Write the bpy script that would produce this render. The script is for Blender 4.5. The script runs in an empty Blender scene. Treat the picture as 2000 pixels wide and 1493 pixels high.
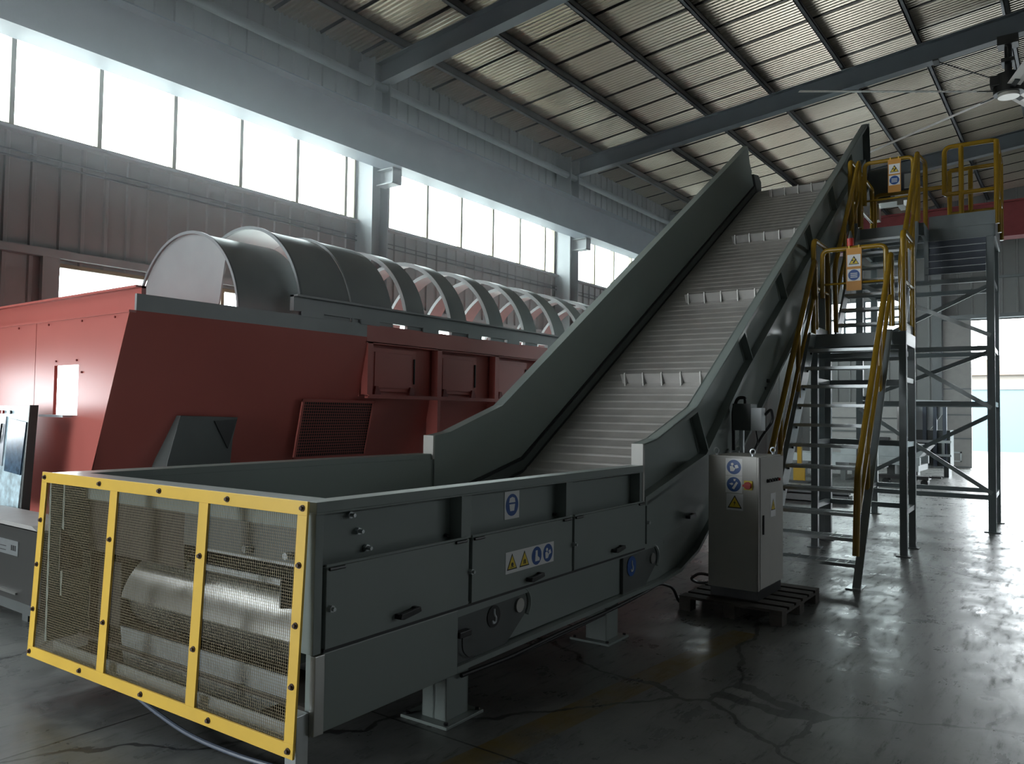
import bpy, bmesh, math, random
from mathutils import Vector, Matrix
random.seed(7)
S = bpy.context.scene
COL = S.collection
pi = math.pi

# ---------------------------------------------------------------- camera
CAM_H = 1.65
F_PX, YAW, PIT, ROL = 1525.157, 0.632758, 0.0380859, 0.0138427
fw = Vector((-math.sin(YAW)*math.cos(PIT), math.cos(YAW)*math.cos(PIT), math.sin(PIT)))
r0 = fw.cross(Vector((0, 0, 1))).normalized()
u0 = r0.cross(fw)
rt = math.cos(ROL)*r0 + math.sin(ROL)*u0
up = -math.sin(ROL)*r0 + math.cos(ROL)*u0
cd = bpy.data.cameras.new('camera'); cam = bpy.data.objects.new('camera', cd); COL.objects.link(cam)
cd.sensor_width = 36.0; cd.sensor_fit = 'HORIZONTAL'; cd.lens = F_PX/2000*36
cd.clip_start = 0.05; cd.clip_end = 400
M = Matrix((rt, up, -fw)).transposed().to_4x4(); M.translation = Vector((0, 0, CAM_H))
cam.matrix_world = M
S.camera = cam

# ---------------------------------------------------------------- exposure, sky, light
S.view_settings.view_transform = 'Standard'; S.view_settings.look = 'None'
S.view_settings.gamma = 1.0; S.view_settings.use_curve_mapping = False
S.view_settings.exposure = 0.9
try:
    S.cycles.use_denoising = True
    S.cycles.max_bounces = 8; S.cycles.diffuse_bounces = 5; S.cycles.glossy_bounces = 4
    S.cycles.transparent_max_bounces = 24; S.cycles.sample_clamp_indirect = 6.0
except Exception:
    pass
SKY = 10.0
w = bpy.data.worlds.new('overcast_sky'); S.world = w; w.use_nodes = True
nt = w.node_tree; nt.nodes.clear()
bg = nt.nodes.new('ShaderNodeBackground'); wo = nt.nodes.new('ShaderNodeOutputWorld')
bg.inputs['Color'].default_value = (0.90, 0.97, 1.0, 1); bg.inputs['Strength'].default_value = SKY
nt.links.new(bg.outputs[0], wo.inputs[0])

WX, END_Y, FRONT_Y, RIGHT_X = -10.5, 29.5, -8.0, 14.5      # inner faces of the hall
RIDGE_X = 2.2

def portal(loc, sx, sy, nrm):
    """daylight sampling through an opening of the shell"""
    l = bpy.data.lights.new('daylight_opening', 'AREA'); l.shape = 'RECTANGLE'; l.size = sx; l.size_y = sy
    l.cycles.is_portal = True
    o = bpy.data.objects.new('daylight_opening', l); COL.objects.link(o)
    n = Vector(nrm); z = -n
    x = Vector((0, 0, 1)).cross(z).normalized() if abs(n.z) < .9 else Vector((1, 0, 0))
    y = z.cross(x)
    m = Matrix((x, y, z)).transposed().to_4x4(); m.translation = Vector(loc); o.matrix_world = m

# openings: (y0, y1, z0, z1) in the left wall, (x0, x1, z0, z1) in the end wall
BAYS = [(-3.1, 2.92), (3.36, 9.45), (9.9, 15.96), (16.4, 22.5), (22.94, 29.1)]
HI = (5.02, 6.25)
OPEN_LEFT = [(a, b, HI[0], HI[1]) for a, b in BAYS] + [(4.5, 9.2, .9, 3.45), (10.3, 15.8, .9, 3.45), (1.5, 2.6, 1.25, 2.05)]
OPEN_FRONT = [(-9.8, -5.6, 0.0, 4.2)]
OPEN_END = [(-3.02, 1.6, 0.0, 4.85), (-7.55, -4.9, 3.9, 5.72)]
OPEN_RIGHT = [(11.0, 16.0, 5.5, 6.4), (17.0, 22.5, 5.4, 6.4), (23.5, 28.8, 5.4, 6.4)]
for a, b, c, d in OPEN_LEFT: portal((WX-.12, (a+b)/2, (c+d)/2), b-a, d-c, (1, 0, 0))
for a, b, c, d in OPEN_END: portal(((a+b)/2, END_Y+.12, (c+d)/2), b-a, d-c, (0, -1, 0))
for a, b, c, d in OPEN_FRONT: portal(((a+b)/2, FRONT_Y-.12, (c+d)/2), b-a, d-c, (0, 1, 0))
for a, b, c, d in OPEN_RIGHT: portal((RIGHT_X+.12, (a+b)/2, (c+d)/2), b-a, d-c, (-1, 0, 0))

# ---------------------------------------------------------------- materials
def mat(name, col, rough=.5, metal=0.0, spec=.5, noise=0.0, nscale=6.0, bump=0.0, bscale=60.0, rvar=0.0, coat=0.0):
    m = bpy.data.materials.new(name); m.use_nodes = True
    t = m.node_tree; b = t.nodes['Principled BSDF']
    b.inputs['Base Color'].default_value = (*col, 1); b.inputs['Roughness'].default_value = rough
    b.inputs['Metallic'].default_value = metal; b.inputs['Specular IOR Level'].default_value = spec
    if coat: b.inputs['Coat Weight'].default_value = coat; b.inputs['Coat Roughness'].default_value = .15
    if noise or rvar or bump:
        g = t.nodes.new('ShaderNodeNewGeometry')
        n = t.nodes.new('ShaderNodeTexNoise'); n.inputs['Scale'].default_value = nscale; n.inputs['Detail'].default_value = 5
        t.links.new(g.outputs['Position'], n.inputs['Vector'])
    if noise:
        r = t.nodes.new('ShaderNodeValToRGB')
        r.color_ramp.elements[0].position = .3; r.color_ramp.elements[1].position = .7
        r.color_ramp.elements[0].color = (*[c*(1-noise) for c in col], 1)
        r.color_ramp.elements[1].color = (*[min(1, c*(1+noise)) for c in col], 1)
        t.links.new(n.outputs['Fac'], r.inputs['Fac']); t.links.new(r.outputs['Color'], b.inputs['Base Color'])
    if rvar:
        q = t.nodes.new('ShaderNodeMapRange'); q.inputs[3].default_value = max(.03, rough-rvar); q.inputs[4].default_value = rough+rvar
        t.links.new(n.outputs['Fac'], q.inputs[0]); t.links.new(q.outputs[0], b.inputs['Roughness'])
    if bump:
        n2 = t.nodes.new('ShaderNodeTexNoise'); n2.inputs['Scale'].default_value = bscale; n2.inputs['Detail'].default_value = 3
        t.links.new(g.outputs['Position'], n2.inputs['Vector'])
        bp = t.nodes.new('ShaderNodeBump'); bp.inputs['Strength'].default_value = bump; bp.inputs['Distance'].default_value = .01
        t.links.new(n2.outputs['Fac'], bp.inputs['Height']); t.links.new(bp.outputs[0], b.inputs['Normal'])
    return m

GREY = mat('grey_green_paint', (.235, .27, .256), .28, noise=.03, nscale=1.2)
GREYD = mat('dark_grey_paint', (.085, .095, .093), .4, noise=.06)
BELT = mat('belt_steel', (.47, .455, .44), .42, metal=.35, noise=.12, nscale=3, rvar=.1)
RUBBER = mat('black_rubber', (.012, .012, .013), .6)
BLACK = mat('black_plastic', (.012, .012, .013), .4)
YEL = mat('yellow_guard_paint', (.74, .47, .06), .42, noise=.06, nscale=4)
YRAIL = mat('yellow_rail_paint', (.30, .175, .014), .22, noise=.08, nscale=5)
WIRE = mat('galvanised_wire', (.30, .255, .16), .45)
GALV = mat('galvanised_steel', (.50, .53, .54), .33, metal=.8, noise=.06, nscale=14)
STEEL = mat('bright_steel', (.42, .42, .40), .3, metal=.9, noise=.04, nscale=3)
TGREY = mat('tower_grey_paint', (.25, .285, .295), .4, noise=.06)
RED = mat('red_machine_paint', (.47, .125, .105), .36, noise=.05, nscale=1.2)
REDIN = mat('red_primer', (.22, .03, .025), .6)
HOOP = mat('grey_hoop_paint', (.27, .285, .29), .42, noise=.08, nscale=2)
BEAM = mat('structural_grey_paint', (.10, .115, .13), .45, noise=.08, nscale=2)
GIRD = mat('crane_girder_grey', (.17, .20, .235), .45, noise=.08, nscale=2)
COLP = mat('column_grey_paint', (.20, .215, .225), .45, noise=.06, nscale=2)
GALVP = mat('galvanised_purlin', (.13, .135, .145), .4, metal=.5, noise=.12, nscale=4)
WALL = mat('wall_sheet_paint', (.24, .245, .245), .5, noise=.08, nscale=.8)
FRAME = mat('window_frame_paint', (.20, .17, .11), .5)
FRAMEG = mat('window_sill_grey', (.30, .31, .31), .5)
CRANE = mat('crane_red_paint', (.25, .045, .05), .45, noise=.08)
CAB = mat('cabinet_grey_paint', (.46, .45, .42), .42, noise=.03)
WOOD = mat('weathered_pallet_wood', (.05, .042, .034), .75, noise=.3, nscale=12, bump=.3)
TAILIN = mat('shade_brown_steel', (.030, .023, .017), .65, noise=.3, nscale=6)  # brown steel with the shade inside the tail put into its colour
RUST = mat('rusty_brown_steel', (.07, .042, .032), .7, noise=.3, nscale=9)
WHITE = mat('white_sticker', (.80, .80, .80), .45)
BLUE = mat('sign_blue', (.012, .075, .30), .4)
SYEL = mat('sign_yellow', (.78, .58, .05), .45)
SBLK = mat('sign_black', (.012, .012, .012), .5)
ORANGE = mat('sign_board_orange', (.62, .28, .05), .5)
REDP = mat('red_plastic', (.50, .03, .02), .4)
BLUES = mat('blue_steel', (.10, .12, .16), .45)
FILMB = mat('scratched_film_panel', (.48, .62, .68), .35, noise=.4, nscale=14)
FILMG = mat('grey_film_panel', (.36, .38, .42), .35, noise=.12, nscale=8)
FILMD = mat('dark_blue_film', (.05, .10, .16), .25, noise=.4, nscale=22)
BACKG = mat('background_machine_paint', (.38, .41, .42), .45, noise=.08)
PALE = mat('pale_panel_paint', (.62, .66, .68), .45)
BOXP = mat('dark_box_paint', (.028, .028, .026), .5)
TANK = mat('tank_grey', (.36, .35, .34), .5, noise=.05)
FANW = mat('fan_blade_aluminium', (.66, .62, .58), .35, metal=.4)
HOARD = mat('light_blue_hoarding', (.085, .128, .138), .6)
BUILD = mat('outside_building_plaster', (.15, .135, .115), .7)
ROOFO = mat('outside_roof_tiles', (.16, .115, .08), .7, noise=.12)
YARD = mat('yard_concrete', (.13, .135, .135), .8, noise=.1)
YARDW = mat('pale_yard_concrete', (.55, .55, .53), .8, noise=.1)
SHED = mat('outside_shed_sheet', (.15, .15, .145), .6)

def m_glass():
    m = bpy.data.materials.new('window_glass'); m.use_nodes = True; t = m.node_tree; t.nodes.clear()
    o = t.nodes.new('ShaderNodeOutputMaterial'); mx = t.nodes.new('ShaderNodeMixShader')
    tr = t.nodes.new('ShaderNodeBsdfTransparent'); tr.inputs[0].default_value = (.93, .97, .96, 1)
    gl = t.nodes.new('ShaderNodeBsdfGlossy'); gl.inputs['Roughness'].default_value = .08
    mx.inputs[0].default_value = .06
    t.links.new(tr.outputs[0], mx.inputs[1]); t.links.new(gl.outputs[0], mx.inputs[2])
    t.links.new(mx.outputs[0], o.inputs[0]); return m
GLASS = m_glass()

def m_deck():
    m = mat('corrugated_roof_sheet', (.66, .61, .54), .27, metal=.65)
    t = m.node_tree; b = t.nodes['Principled BSDF']
    g = t.nodes.new('ShaderNodeNewGeometry'); sp = t.nodes.new('ShaderNodeSeparateXYZ'); t.links.new(g.outputs['Position'], sp.inputs[0])
    a = t.nodes.new('ShaderNodeMath'); a.operation = 'DIVIDE'; a.inputs[1].default_value = .95; t.links.new(sp.outputs['Y'], a.inputs[0])
    f = t.nodes.new('ShaderNodeMath'); f.operation = 'FRACT'; t.links.new(a.outputs[0], f.inputs[0])
    c = t.nodes.new('ShaderNodeMath'); c.operation = 'LESS_THAN'; c.inputs[1].default_value = .085; t.links.new(f.outputs[0], c.inputs[0])
    n = t.nodes.new('ShaderNodeTexNoise'); n.inputs['Scale'].default_value = .9; n.inputs['Detail'].default_value = 3
    t.links.new(g.outputs['Position'], n.inputs['Vector'])
    r = t.nodes.new('ShaderNodeValToRGB'); r.color_ramp.elements[0].color = (.55, .495, .42, 1); r.color_ramp.elements[1].color = (.68, .62, .53, 1)
    t.links.new(n.outputs['Fac'], r.inputs[0])
    mx = t.nodes.new('ShaderNodeMixRGB'); mx.inputs[2].default_value = (.04, .038, .035, 1)
    t.links.new(c.outputs[0], mx.inputs[0]); t.links.new(r.outputs[0], mx.inputs[1]); t.links.new(mx.outputs[0], b.inputs['Base Color'])
    return m
DECK = m_deck()

def m_floor():
    m = bpy.data.materials.new('worn_concrete_floor'); m.use_nodes = True; t = m.node_tree; b = t.nodes['Principled BSDF']
    L = t.links.new
    def nd(k, **kw):
        n = t.nodes.new(k)
        for a, v in kw.items(): setattr(n, a, v)
        return n
    g = nd('ShaderNodeNewGeometry'); sp = nd('ShaderNodeSeparateXYZ'); L(g.outputs['Position'], sp.inputs[0])
    def noise(scale, det=6, rough=.6, stretch=None):
        n = nd('ShaderNodeTexNoise'); n.inputs['Scale'].default_value = scale; n.inputs['Detail'].default_value = det; n.inputs['Roughness'].default_value = rough
        if stretch:
            mp = nd('ShaderNodeMapping'); mp.inputs['Scale'].default_value = stretch; mp.inputs['Rotation'].default_value = (0, 0, .35)
            L(g.outputs['Position'], mp.inputs['Vector']); L(mp.outputs[0], n.inputs['Vector'])
        else: L(g.outputs['Position'], n.inputs['Vector'])
        return n.outputs['Fac']
    def rng(x, a, b_, c, d):
        q = nd('ShaderNodeMapRange'); q.inputs[1].default_value = a; q.inputs[2].default_value = b_; q.inputs[3].default_value = c; q.inputs[4].default_value = d
        L(x, q.inputs[0]); return q.outputs[0]
    def math_(op, x, y=None, z=None):
        n = nd('ShaderNodeMath', operation=op)
        for i, v in enumerate((x, y, z)):
            if v is None: continue
            if isinstance(v, (int, float)): n.inputs[i].default_value = v
            else: L(v, n.inputs[i])
        return n.outputs[0]
    def mix(fac, c1, c2):
        n = nd('ShaderNodeMixRGB'); 
        for i, v in ((0, fac), (1, c1), (2, c2)):
            if isinstance(v, tuple): n.inputs[i].default_value = (*v, 1)
            elif isinstance(v, (int, float)): n.inputs[i].default_value = v
            else: L(v, n.inputs[i])
        return n.outputs[0]
    big, mid, fine = noise(.55, 4), noise(2.6, 8, .65), noise(22, 6)
    scr = noise(3.0, 8, .7, (5.5, 1.0, 1))
    col = mix(rng(big, .35, .68, 0, 1), (.085, .089, .086), (.15, .156, .149))
    col = mix(rng(mid, .42, .70, 0, .65), col, (.22, .224, .212))
    col = mix(rng(scr, .57, .66, 0, .75), col, (.035, .035, .035))
    col = mix(rng(fine, .60, .72, 0, .5), col, (.05, .05, .048))
    # painted yellow walkway line, worn
    xc = math_('ADD', math_('MULTIPLY', math_('SUBTRACT', sp.outputs['Y'], 2.9), .083), -2.345)
    dx = math_('ABSOLUTE', math_('SUBTRACT', sp.outputs['X'], xc))
    inl = math_('MULTIPLY', math_('LESS_THAN', dx, .10), math_('LESS_THAN', sp.outputs['Y'], 5.9))
    inl = math_('MULTIPLY', inl, rng(mid, .32, .60, .15, .95))
    col = mix(inl, col, (.16, .115, .03))
    # saw-cut joints
    def joint(axis, at, wd):
        return math_('LESS_THAN', math_('ABSOLUTE', math_('SUBTRACT', sp.outputs[axis], at)), wd)
    j = joint('Y', 3.06, .006)
    for a, v in (('X', -4.08), ('Y', 9.0), ('Y', 15.0), ('X', 1.9), ('Y', 21.0)):
        j = math_('MAXIMUM', j, joint(a, v, .006))
    col = mix(j, col, (.012, .012, .012))
    # meandering cracks
    vo = nd('ShaderNodeTexVoronoi', feature='DISTANCE_TO_EDGE'); vo.inputs['Scale'].default_value = .33
    wn = nd('ShaderNodeTexNoise'); wn.inputs['Scale'].default_value = 2.2; wn.inputs['Detail'].default_value = 6
    L(g.outputs['Position'], wn.inputs['Vector'])
    vm = nd('ShaderNodeVectorMath', operation='MULTIPLY_ADD'); L(wn.outputs['Color'], vm.inputs[0]); vm.inputs[1].default_value = (.45, .45, 0); L(g.outputs['Position'], vm.inputs[2])
    L(vm.outputs[0], vo.inputs['Vector'])
    col = mix(math_('MULTIPLY', math_('LESS_THAN', vo.outputs['Distance'], .0045), .8), col, (.015, .015, .015))
    L(col, b.inputs['Base Color'])
    ro = math_('ADD', rng(mid, .35, .68, .24, .42), rng(scr, .5, .68, 0, .2))
    L(ro, b.inputs['Roughness']); b.inputs['Specular IOR Level'].default_value = .55
    bp = nd('ShaderNodeBump'); bp.inputs['Strength'].default_value = .16; bp.inputs['Distance'].default_value = .012
    L(math_('ADD', mid, math_('MULTIPLY', scr, .6)), bp.inputs['Height']); L(bp.outputs[0], b.inputs['Normal'])
    return m
FLOOR = m_floor()

# ---------------------------------------------------------------- mesh builder
def newell(pts):
    n = Vector((0, 0, 0))
    for i in range(len(pts)):
        a, b = pts[i], pts[(i+1) % len(pts)]
        n += Vector(((a.y-b.y)*(a.z+b.z), (a.z-b.z)*(a.x+b.x), (a.x-b.x)*(a.y+b.y)))
    return n

class Fr:
    """a local frame: P(a,b,c) = o + a*u + b*v + c*n"""
    def __init__(s, o, u=(1, 0, 0), v=(0, 1, 0), n=None):
        s.o = Vector(o); s.u = Vector(u).normalized(); s.v = Vector(v).normalized()
        s.n = Vector(n).normalized() if n is not None else s.u.cross(s.v)
    def P(s, a, b, c=0.0): return s.o + s.u*a + s.v*b + s.n*c
WORLD = Fr((0, 0, 0))
DL = 0.0315895
CF = Fr((0, 0, 0), (math.cos(DL), math.sin(DL), 0), (-math.sin(DL), math.cos(DL), 0), (0, 0, 1))   # conveyor axes

class MB:
    def __init__(s, fr=WORLD): s.v = []; s.f = []; s.sm = []; s.fr = fr
    def _add(s, vs, fs, smooth=False):
        k = len(s.v); s.v += vs
        for f in fs: s.f.append([k+i for i in f]); s.sm.append(smooth)
    def box(s, x0, x1, y0, y1, z0, z1, fr=None):
        fr = fr or s.fr
        vs = [fr.P(x, y, z) for z in (z0, z1) for y in (y0, y1) for x in (x0, x1)]
        s._add(vs, [(0, 2, 3, 1), (4, 5, 7, 6), (0, 1, 5, 4), (2, 6, 7, 3), (0, 4, 6, 2), (1, 3, 7, 5)]); return s
    def prism(s, poly, a0, a1, axis='x', fr=None):
        """poly: 2-D outline; axis: 'x' -> (y,z) outline swept in x, 'y' -> (x,z) swept in y, 'z' -> (x,y) swept in z"""
        fr = fr or s.fr
        def P(p, t):
            return fr.P(t, p[0], p[1]) if axis == 'x' else fr.P(p[0], t, p[1]) if axis == 'y' else fr.P(p[0], p[1], t)
        n = len(poly); vs = [P(p, a0) for p in poly] + [P(p, a1) for p in poly]
        s._add(vs, [tuple(range(n)), tuple(reversed(range(n, 2*n)))] + [(i, i+n, (i+1) % n+n, (i+1) % n) for i in range(n)]); return s
    def bar(s, p, q, wd, ht, upv=(0, 0, 1), fr=None):
        """rectangular bar from p to q"""
        fr = fr or s.fr
        p = fr.P(*p); q = fr.P(*q); d = (q-p).normalized(); U = Vector(upv)
        if abs(d.dot(U)) > .98: U = Vector((0, 1, 0))
        x = d.cross(U).normalized()*wd/2; y = x.cross(d).normalized()*ht/2
        vs = [a+i*x+j*y for a in (p, q) for j in (-1, 1) for i in (-1, 1)]
        s._add(vs, [(0, 2, 3, 1), (4, 5, 7, 6), (0, 1, 5, 4), (2, 6, 7, 3), (0, 4, 6, 2), (1, 3, 7, 5)]); return s
    def ibeam(s, p, q, wd, ht, tf=.016, tw=.012, upv=(0, 0, 1), fr=None):
        fr = fr or s.fr
        P_, Q = fr.P(*p), fr.P(*q); d = (Q-P_).normalized(); U = Vector(upv)
        if abs(d.dot(U)) > .98: U = Vector((0, 1, 0))
        x = d.cross(U).normalized(); y = x.cross(d).normalized()
        w2, h2, t2 = wd/2, ht/2, tw/2
        pr = [(-w2, -h2), (w2, -h2), (w2, -h2+tf), (t2, -h2+tf), (t2, h2-tf), (w2, h2-tf), (w2, h2), (-w2, h2), (-w2, h2-tf), (-t2, h2-tf), (-t2, -h2+tf), (-w2, -h2+tf)]
        n = len(pr); vs = [a+x*i+y*j for a in (P_, Q) for i, j in pr]
        s._add(vs, [tuple(range(n)), tuple(reversed(range(n, 2*n)))] + [(i, i+n, (i+1) % n+n, (i+1) % n) for i in range(n)]); return s
    def tube(s, pts, r, n=10, closed=False, fr=None, bend=0.0, raw=False):
        fr = fr or s.fr
        P = [Vector(p) if raw else fr.P(*p) for p in pts]
        if bend:
            Q = []; N = len(P)
            for i, p in enumerate(P):
                if not closed and i in (0, N-1): Q.append(p); continue
                a, b = P[i-1], P[(i+1) % N]
                d1, d2 = (a-p), (b-p); bd = min(bend, d1.length*.45, d2.length*.45)
                A, B = p+d1.normalized()*bd, p+d2.normalized()*bd
                for k in range(6):
                    t = k/5; Q.append((1-t)**2*A+2*t*(1-t)*p+t*t*B)
            P = Q
        N = len(P); rings = []; ref = None
        for i in range(N):
            a = P[i-1] if (i or closed) else P[i]; b = P[(i+1) % N] if (i < N-1 or closed) else P[i]
            d = (b-a).normalized()
            if ref is None:
                ref = d.orthogonal().normalized()
            ref = (ref - d*ref.dot(d))
            ref = ref.normalized() if ref.length > 1e-6 else d.orthogonal().normalized()
            bi = d.cross(ref)
            rings.append([P[i]+r*(math.cos(2*pi*k/n)*ref+math.sin(2*pi*k/n)*bi) for k in range(n)])
        vs = [v for rg in rings for v in rg]; fs = []
        for i in range(N if closed else N-1):
            j = (i+1) % N
            for k in range(n): fs.append((i*n+k, i*n+(k+1) % n, j*n+(k+1) % n, j*n+k))
        s._add(vs, fs, True)
        if not closed: s._add([*rings[0]], [tuple(reversed(range(n)))]); s._add([*rings[-1]], [tuple(range(n))])
        return s
    def cyl(s, p, q, r, n=24, fr=None, r2=None):
        fr = fr or s.fr
        a, b = fr.P(*p), fr.P(*q); d = (b-a).normalized(); x = d.orthogonal().normalized(); y = d.cross(x); r2 = r if r2 is None else r2
        c1 = [a+r*(math.cos(2*pi*k/n)*x+math.sin(2*pi*k/n)*y) for k in range(n)]
        c2 = [b+r2*(math.cos(2*pi*k/n)*x+math.sin(2*pi*k/n)*y) for k in range(n)]
        s._add(c1+c2, [(k, (k+1) % n, (k+1) % n+n, k+n) for k in range(n)], True)
        s._add(list(c1), [tuple(reversed(range(n)))]); s._add(list(c2), [tuple(range(n))]); return s
    def quad(s, *pts, fr=None):
        fr = fr or s.fr
        s._add([fr.P(*p) for p in pts], [tuple(range(len(pts)))]); return s
    def arcband(s, cx, cz, r0_, r1_, a0, a1, y0, y1, n=32, fr=None):
        """a band between two radii about an axis along y"""
        fr = fr or s.fr; vs = []
        for k in range(n+1):
            a = a0+(a1-a0)*k/n; c, q = math.cos(a), math.sin(a)
            vs += [fr.P(cx+r0_*c, y0, cz+r0_*q), fr.P(cx+r1_*c, y0, cz+r1_*q), fr.P(cx+r1_*c, y1, cz+r1_*q), fr.P(cx+r0_*c, y1, cz+r0_*q)]
        fs = []
        for k in range(n):
            i = 4*k
            for e in range(4): fs.append((i+e, i+(e+1) % 4, i+4+(e+1) % 4, i+4+e))
        fs += [(3, 2, 1, 0), (4*n, 4*n+1, 4*n+2, 4*n+3)]
        s._add(vs, fs, True); return s
    def build(s, name, m, parent=None, bevel=0.0, label=None):
        ctr = sum(s.v, Vector())/len(s.v)
        me = bpy.data.meshes.new(name); me.from_pydata([v-ctr for v in s.v], [], s.f)
        for p, q in zip(me.polygons, s.sm): p.use_smooth = q
        bm = bmesh.new(); bm.from_mesh(me); bmesh.ops.recalc_face_normals(bm, faces=bm.faces); bm.to_mesh(me); bm.free()
        me.materials.append(m)
        o = bpy.data.objects.new(name, me); COL.objects.link(o)
        if parent is not None:
            o.parent = parent; pw = Matrix.Translation(WPOS[parent]); o.matrix_parent_inverse = pw.inverted()
        o.location = ctr; WPOS[o] = ctr.copy()
        if any(s.sm) and hasattr(me, 'set_sharp_from_angle'): me.set_sharp_from_angle(angle=.7)
        if bevel:
            b = o.modifiers.new('edge', 'BEVEL'); b.width = bevel; b.segments = 2; b.limit_method = 'ANGLE'
        if label: o['label'] = label
        return o
WPOS = {}

def tag(o, label, cat, group=None, kind=None):
    o['label'] = label; o['category'] = cat
    if group: o['group'] = group
    if kind: o['kind'] = kind
    return o
def thing(name, loc, label, cat, group=None):
    o = bpy.data.objects.new(name, None); COL.objects.link(o); o.location = loc; o.empty_display_size = .2
    WPOS[o] = Vector(loc); return tag(o, label, cat, group)
def struct(o, label=None):
    o['kind'] = 'structure'
    if label: o['label'] = label
    return o
def kids(o): return [c for c in COL.objects if c.parent == o]
def copy_thing(root, off, label=None, group=None):
    """copy a thing with its parts and sub-parts, moved by off"""
    r = root.copy(); COL.objects.link(r); r.location = root.location+Vector(off)
    if label: r['label'] = label
    if group: r['group'] = group
    WPOS[r] = WPOS[root]+Vector(off)
    for ch in kids(root):
        c = ch.copy(); COL.objects.link(c); c.parent = r
        for g in kids(ch):
            d = g.copy(); COL.objects.link(d); d.parent = c
    return r

# ---------------------------------------------------------------- the hall
def zroof(x):            # underside of the rafters
    return 7.53+.11*(x+10.1) if x <= RIDGE_X else 7.53+.11*(2*RIDGE_X-x+10.1)
struct(MB().box(WX-.1, RIGHT_X+.1, FRONT_Y-.1, END_Y+.1, -.2, 0).build('floor', FLOOR), 'worn grey concrete floor')
struct(MB().box(WX-60, RIGHT_X+60, END_Y+.1, END_Y+90, -.25, -.02).build('trim_1', YARD), 'bright concrete yard outside the door')
struct(MB().box(WX-60, WX-.1, FRONT_Y-.1, END_Y+.1, -.25, -.02).build('trim_2', YARDW), 'concrete yard beside the hall')

def panels(u0, u1, z0, z1, holes):
    """rectangles of a wall left around its openings"""
    us = sorted({u0, u1, *[h[0] for h in holes], *[h[1] for h in holes]}); us = [u for u in us if u0 <= u <= u1]
    out = []
    for a, b in zip(us, us[1:]):
        m = (a+b)/2; hs = sorted([(h[2], h[3]) for h in holes if h[0] < m < h[1]]); z = z0
        for c, d in hs:
            if c > z: out.append((a, b, z, c))
            z = max(z, d)
        if z < z1: out.append((a, b, z, z1))
    return out
def ribbed(mb, axis, at, out_dir, u0, u1, z0, z1, pitch=.30, dep=.028):
    """profiled sheet: narrow ribs standing proud into the room"""
    prof = []; u = u0; k0 = math.ceil(u0/pitch)
    prof.append((u0, 0))
    k = k0
    while k*pitch < u1:
        c = k*pitch
        for du, h in ((-.035, 0), (-.02, dep), (.02, dep), (.035, 0)):
            if u0 < c+du < u1: prof.append((c+du, h))
        k += 1
    prof.append((u1, 0))
    vs = []; fs = []
    for (u, h) in prof:
        for z in (z0, z1):
            vs.append(Vector((at+out_dir*h, u, z)) if axis == 'x' else Vector((u, at+out_dir*h, z)))
    for i in range(len(prof)-1): fs.append((2*i, 2*i+1, 2*i+3, 2*i+2))
    mb._add(vs, fs)
    # back sheet
    if axis == 'x': mb.box(at-out_dir*.1, at-out_dir*.06, u0, u1, z0, z1)
    else:
        lo, hi = sorted((at-out_dir*.1, at-out_dir*.06)); mb.box(u0, u1, lo, hi, z0, z1)
mb = MB()
for a, b, c, d in panels(FRONT_Y, END_Y, 0, 8.25, OPEN_LEFT): ribbed(mb, 'x', WX, 1, a, b, c, d)
struct(mb.build('wall_left', WALL), 'grey profiled steel wall with a long strip of windows')
mb = MB()
for a, b, c, d in panels(WX, RIGHT_X, 0, 9.6, OPEN_END): ribbed(mb, 'y', END_Y, -1, a, b, c, d, .42)
struct(mb.build('wall_end', WALL), 'grey profiled steel end wall with the big door opening')
mb = MB()
for a, b, c, d in panels(FRONT_Y, END_Y, 0, 8.25, OPEN_RIGHT): mb.box(RIGHT_X, RIGHT_X+.1, a, b, c, d)
struct(mb.build('wall_right', WALL))
mb = MB()
for a, b, c, d in panels(WX, RIGHT_X, 0, 9.6, OPEN_FRONT): mb.box(a, b, FRONT_Y-.1, FRONT_Y, c, d)
struct(mb.build('wall_front', WALL))
struct(MB().box(WX-20, RIGHT_X+20, FRONT_Y-40, FRONT_Y-.1, -.25, -.02).build('trim_6', YARDW))

# corrugated roof deck
def deck(x0, x1):
    vs = []; fs = []; n = int((END_Y-FRONT_Y)/.095); k = 0
    prof = ((0, 0), (.25, 0), (.40, 1), (.85, 1))
    ys = [FRONT_Y+(i+f)*.095 for i in range(n+1) for f, h in prof]; hs = [h*.034 for i in range(n+1) for f, h in prof]
    for y, h in zip(ys, hs):
        for x in (x0, x1): vs.append(Vector((x, y, zroof(x)+.60+h)))
    for i in range(len(ys)-1): fs.append((2*i, 2*i+1, 2*i+3, 2*i+2))
    return vs, fs
mb = MB()
for a, b in ((WX-.1, RIDGE_X), (RIDGE_X, RIGHT_X+.1)):
    vs, fs = deck(a, b); mb._add(vs, fs)
    mb._add([Vector((x, y, zroof(x)+.66)) for x in (a, b) for y in (FRONT_Y-.1, END_Y+.1)], [(0, 1, 3, 2)])
struct(mb.build('ceiling', DECK), 'corrugated steel roof sheets above the purlins')

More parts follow.
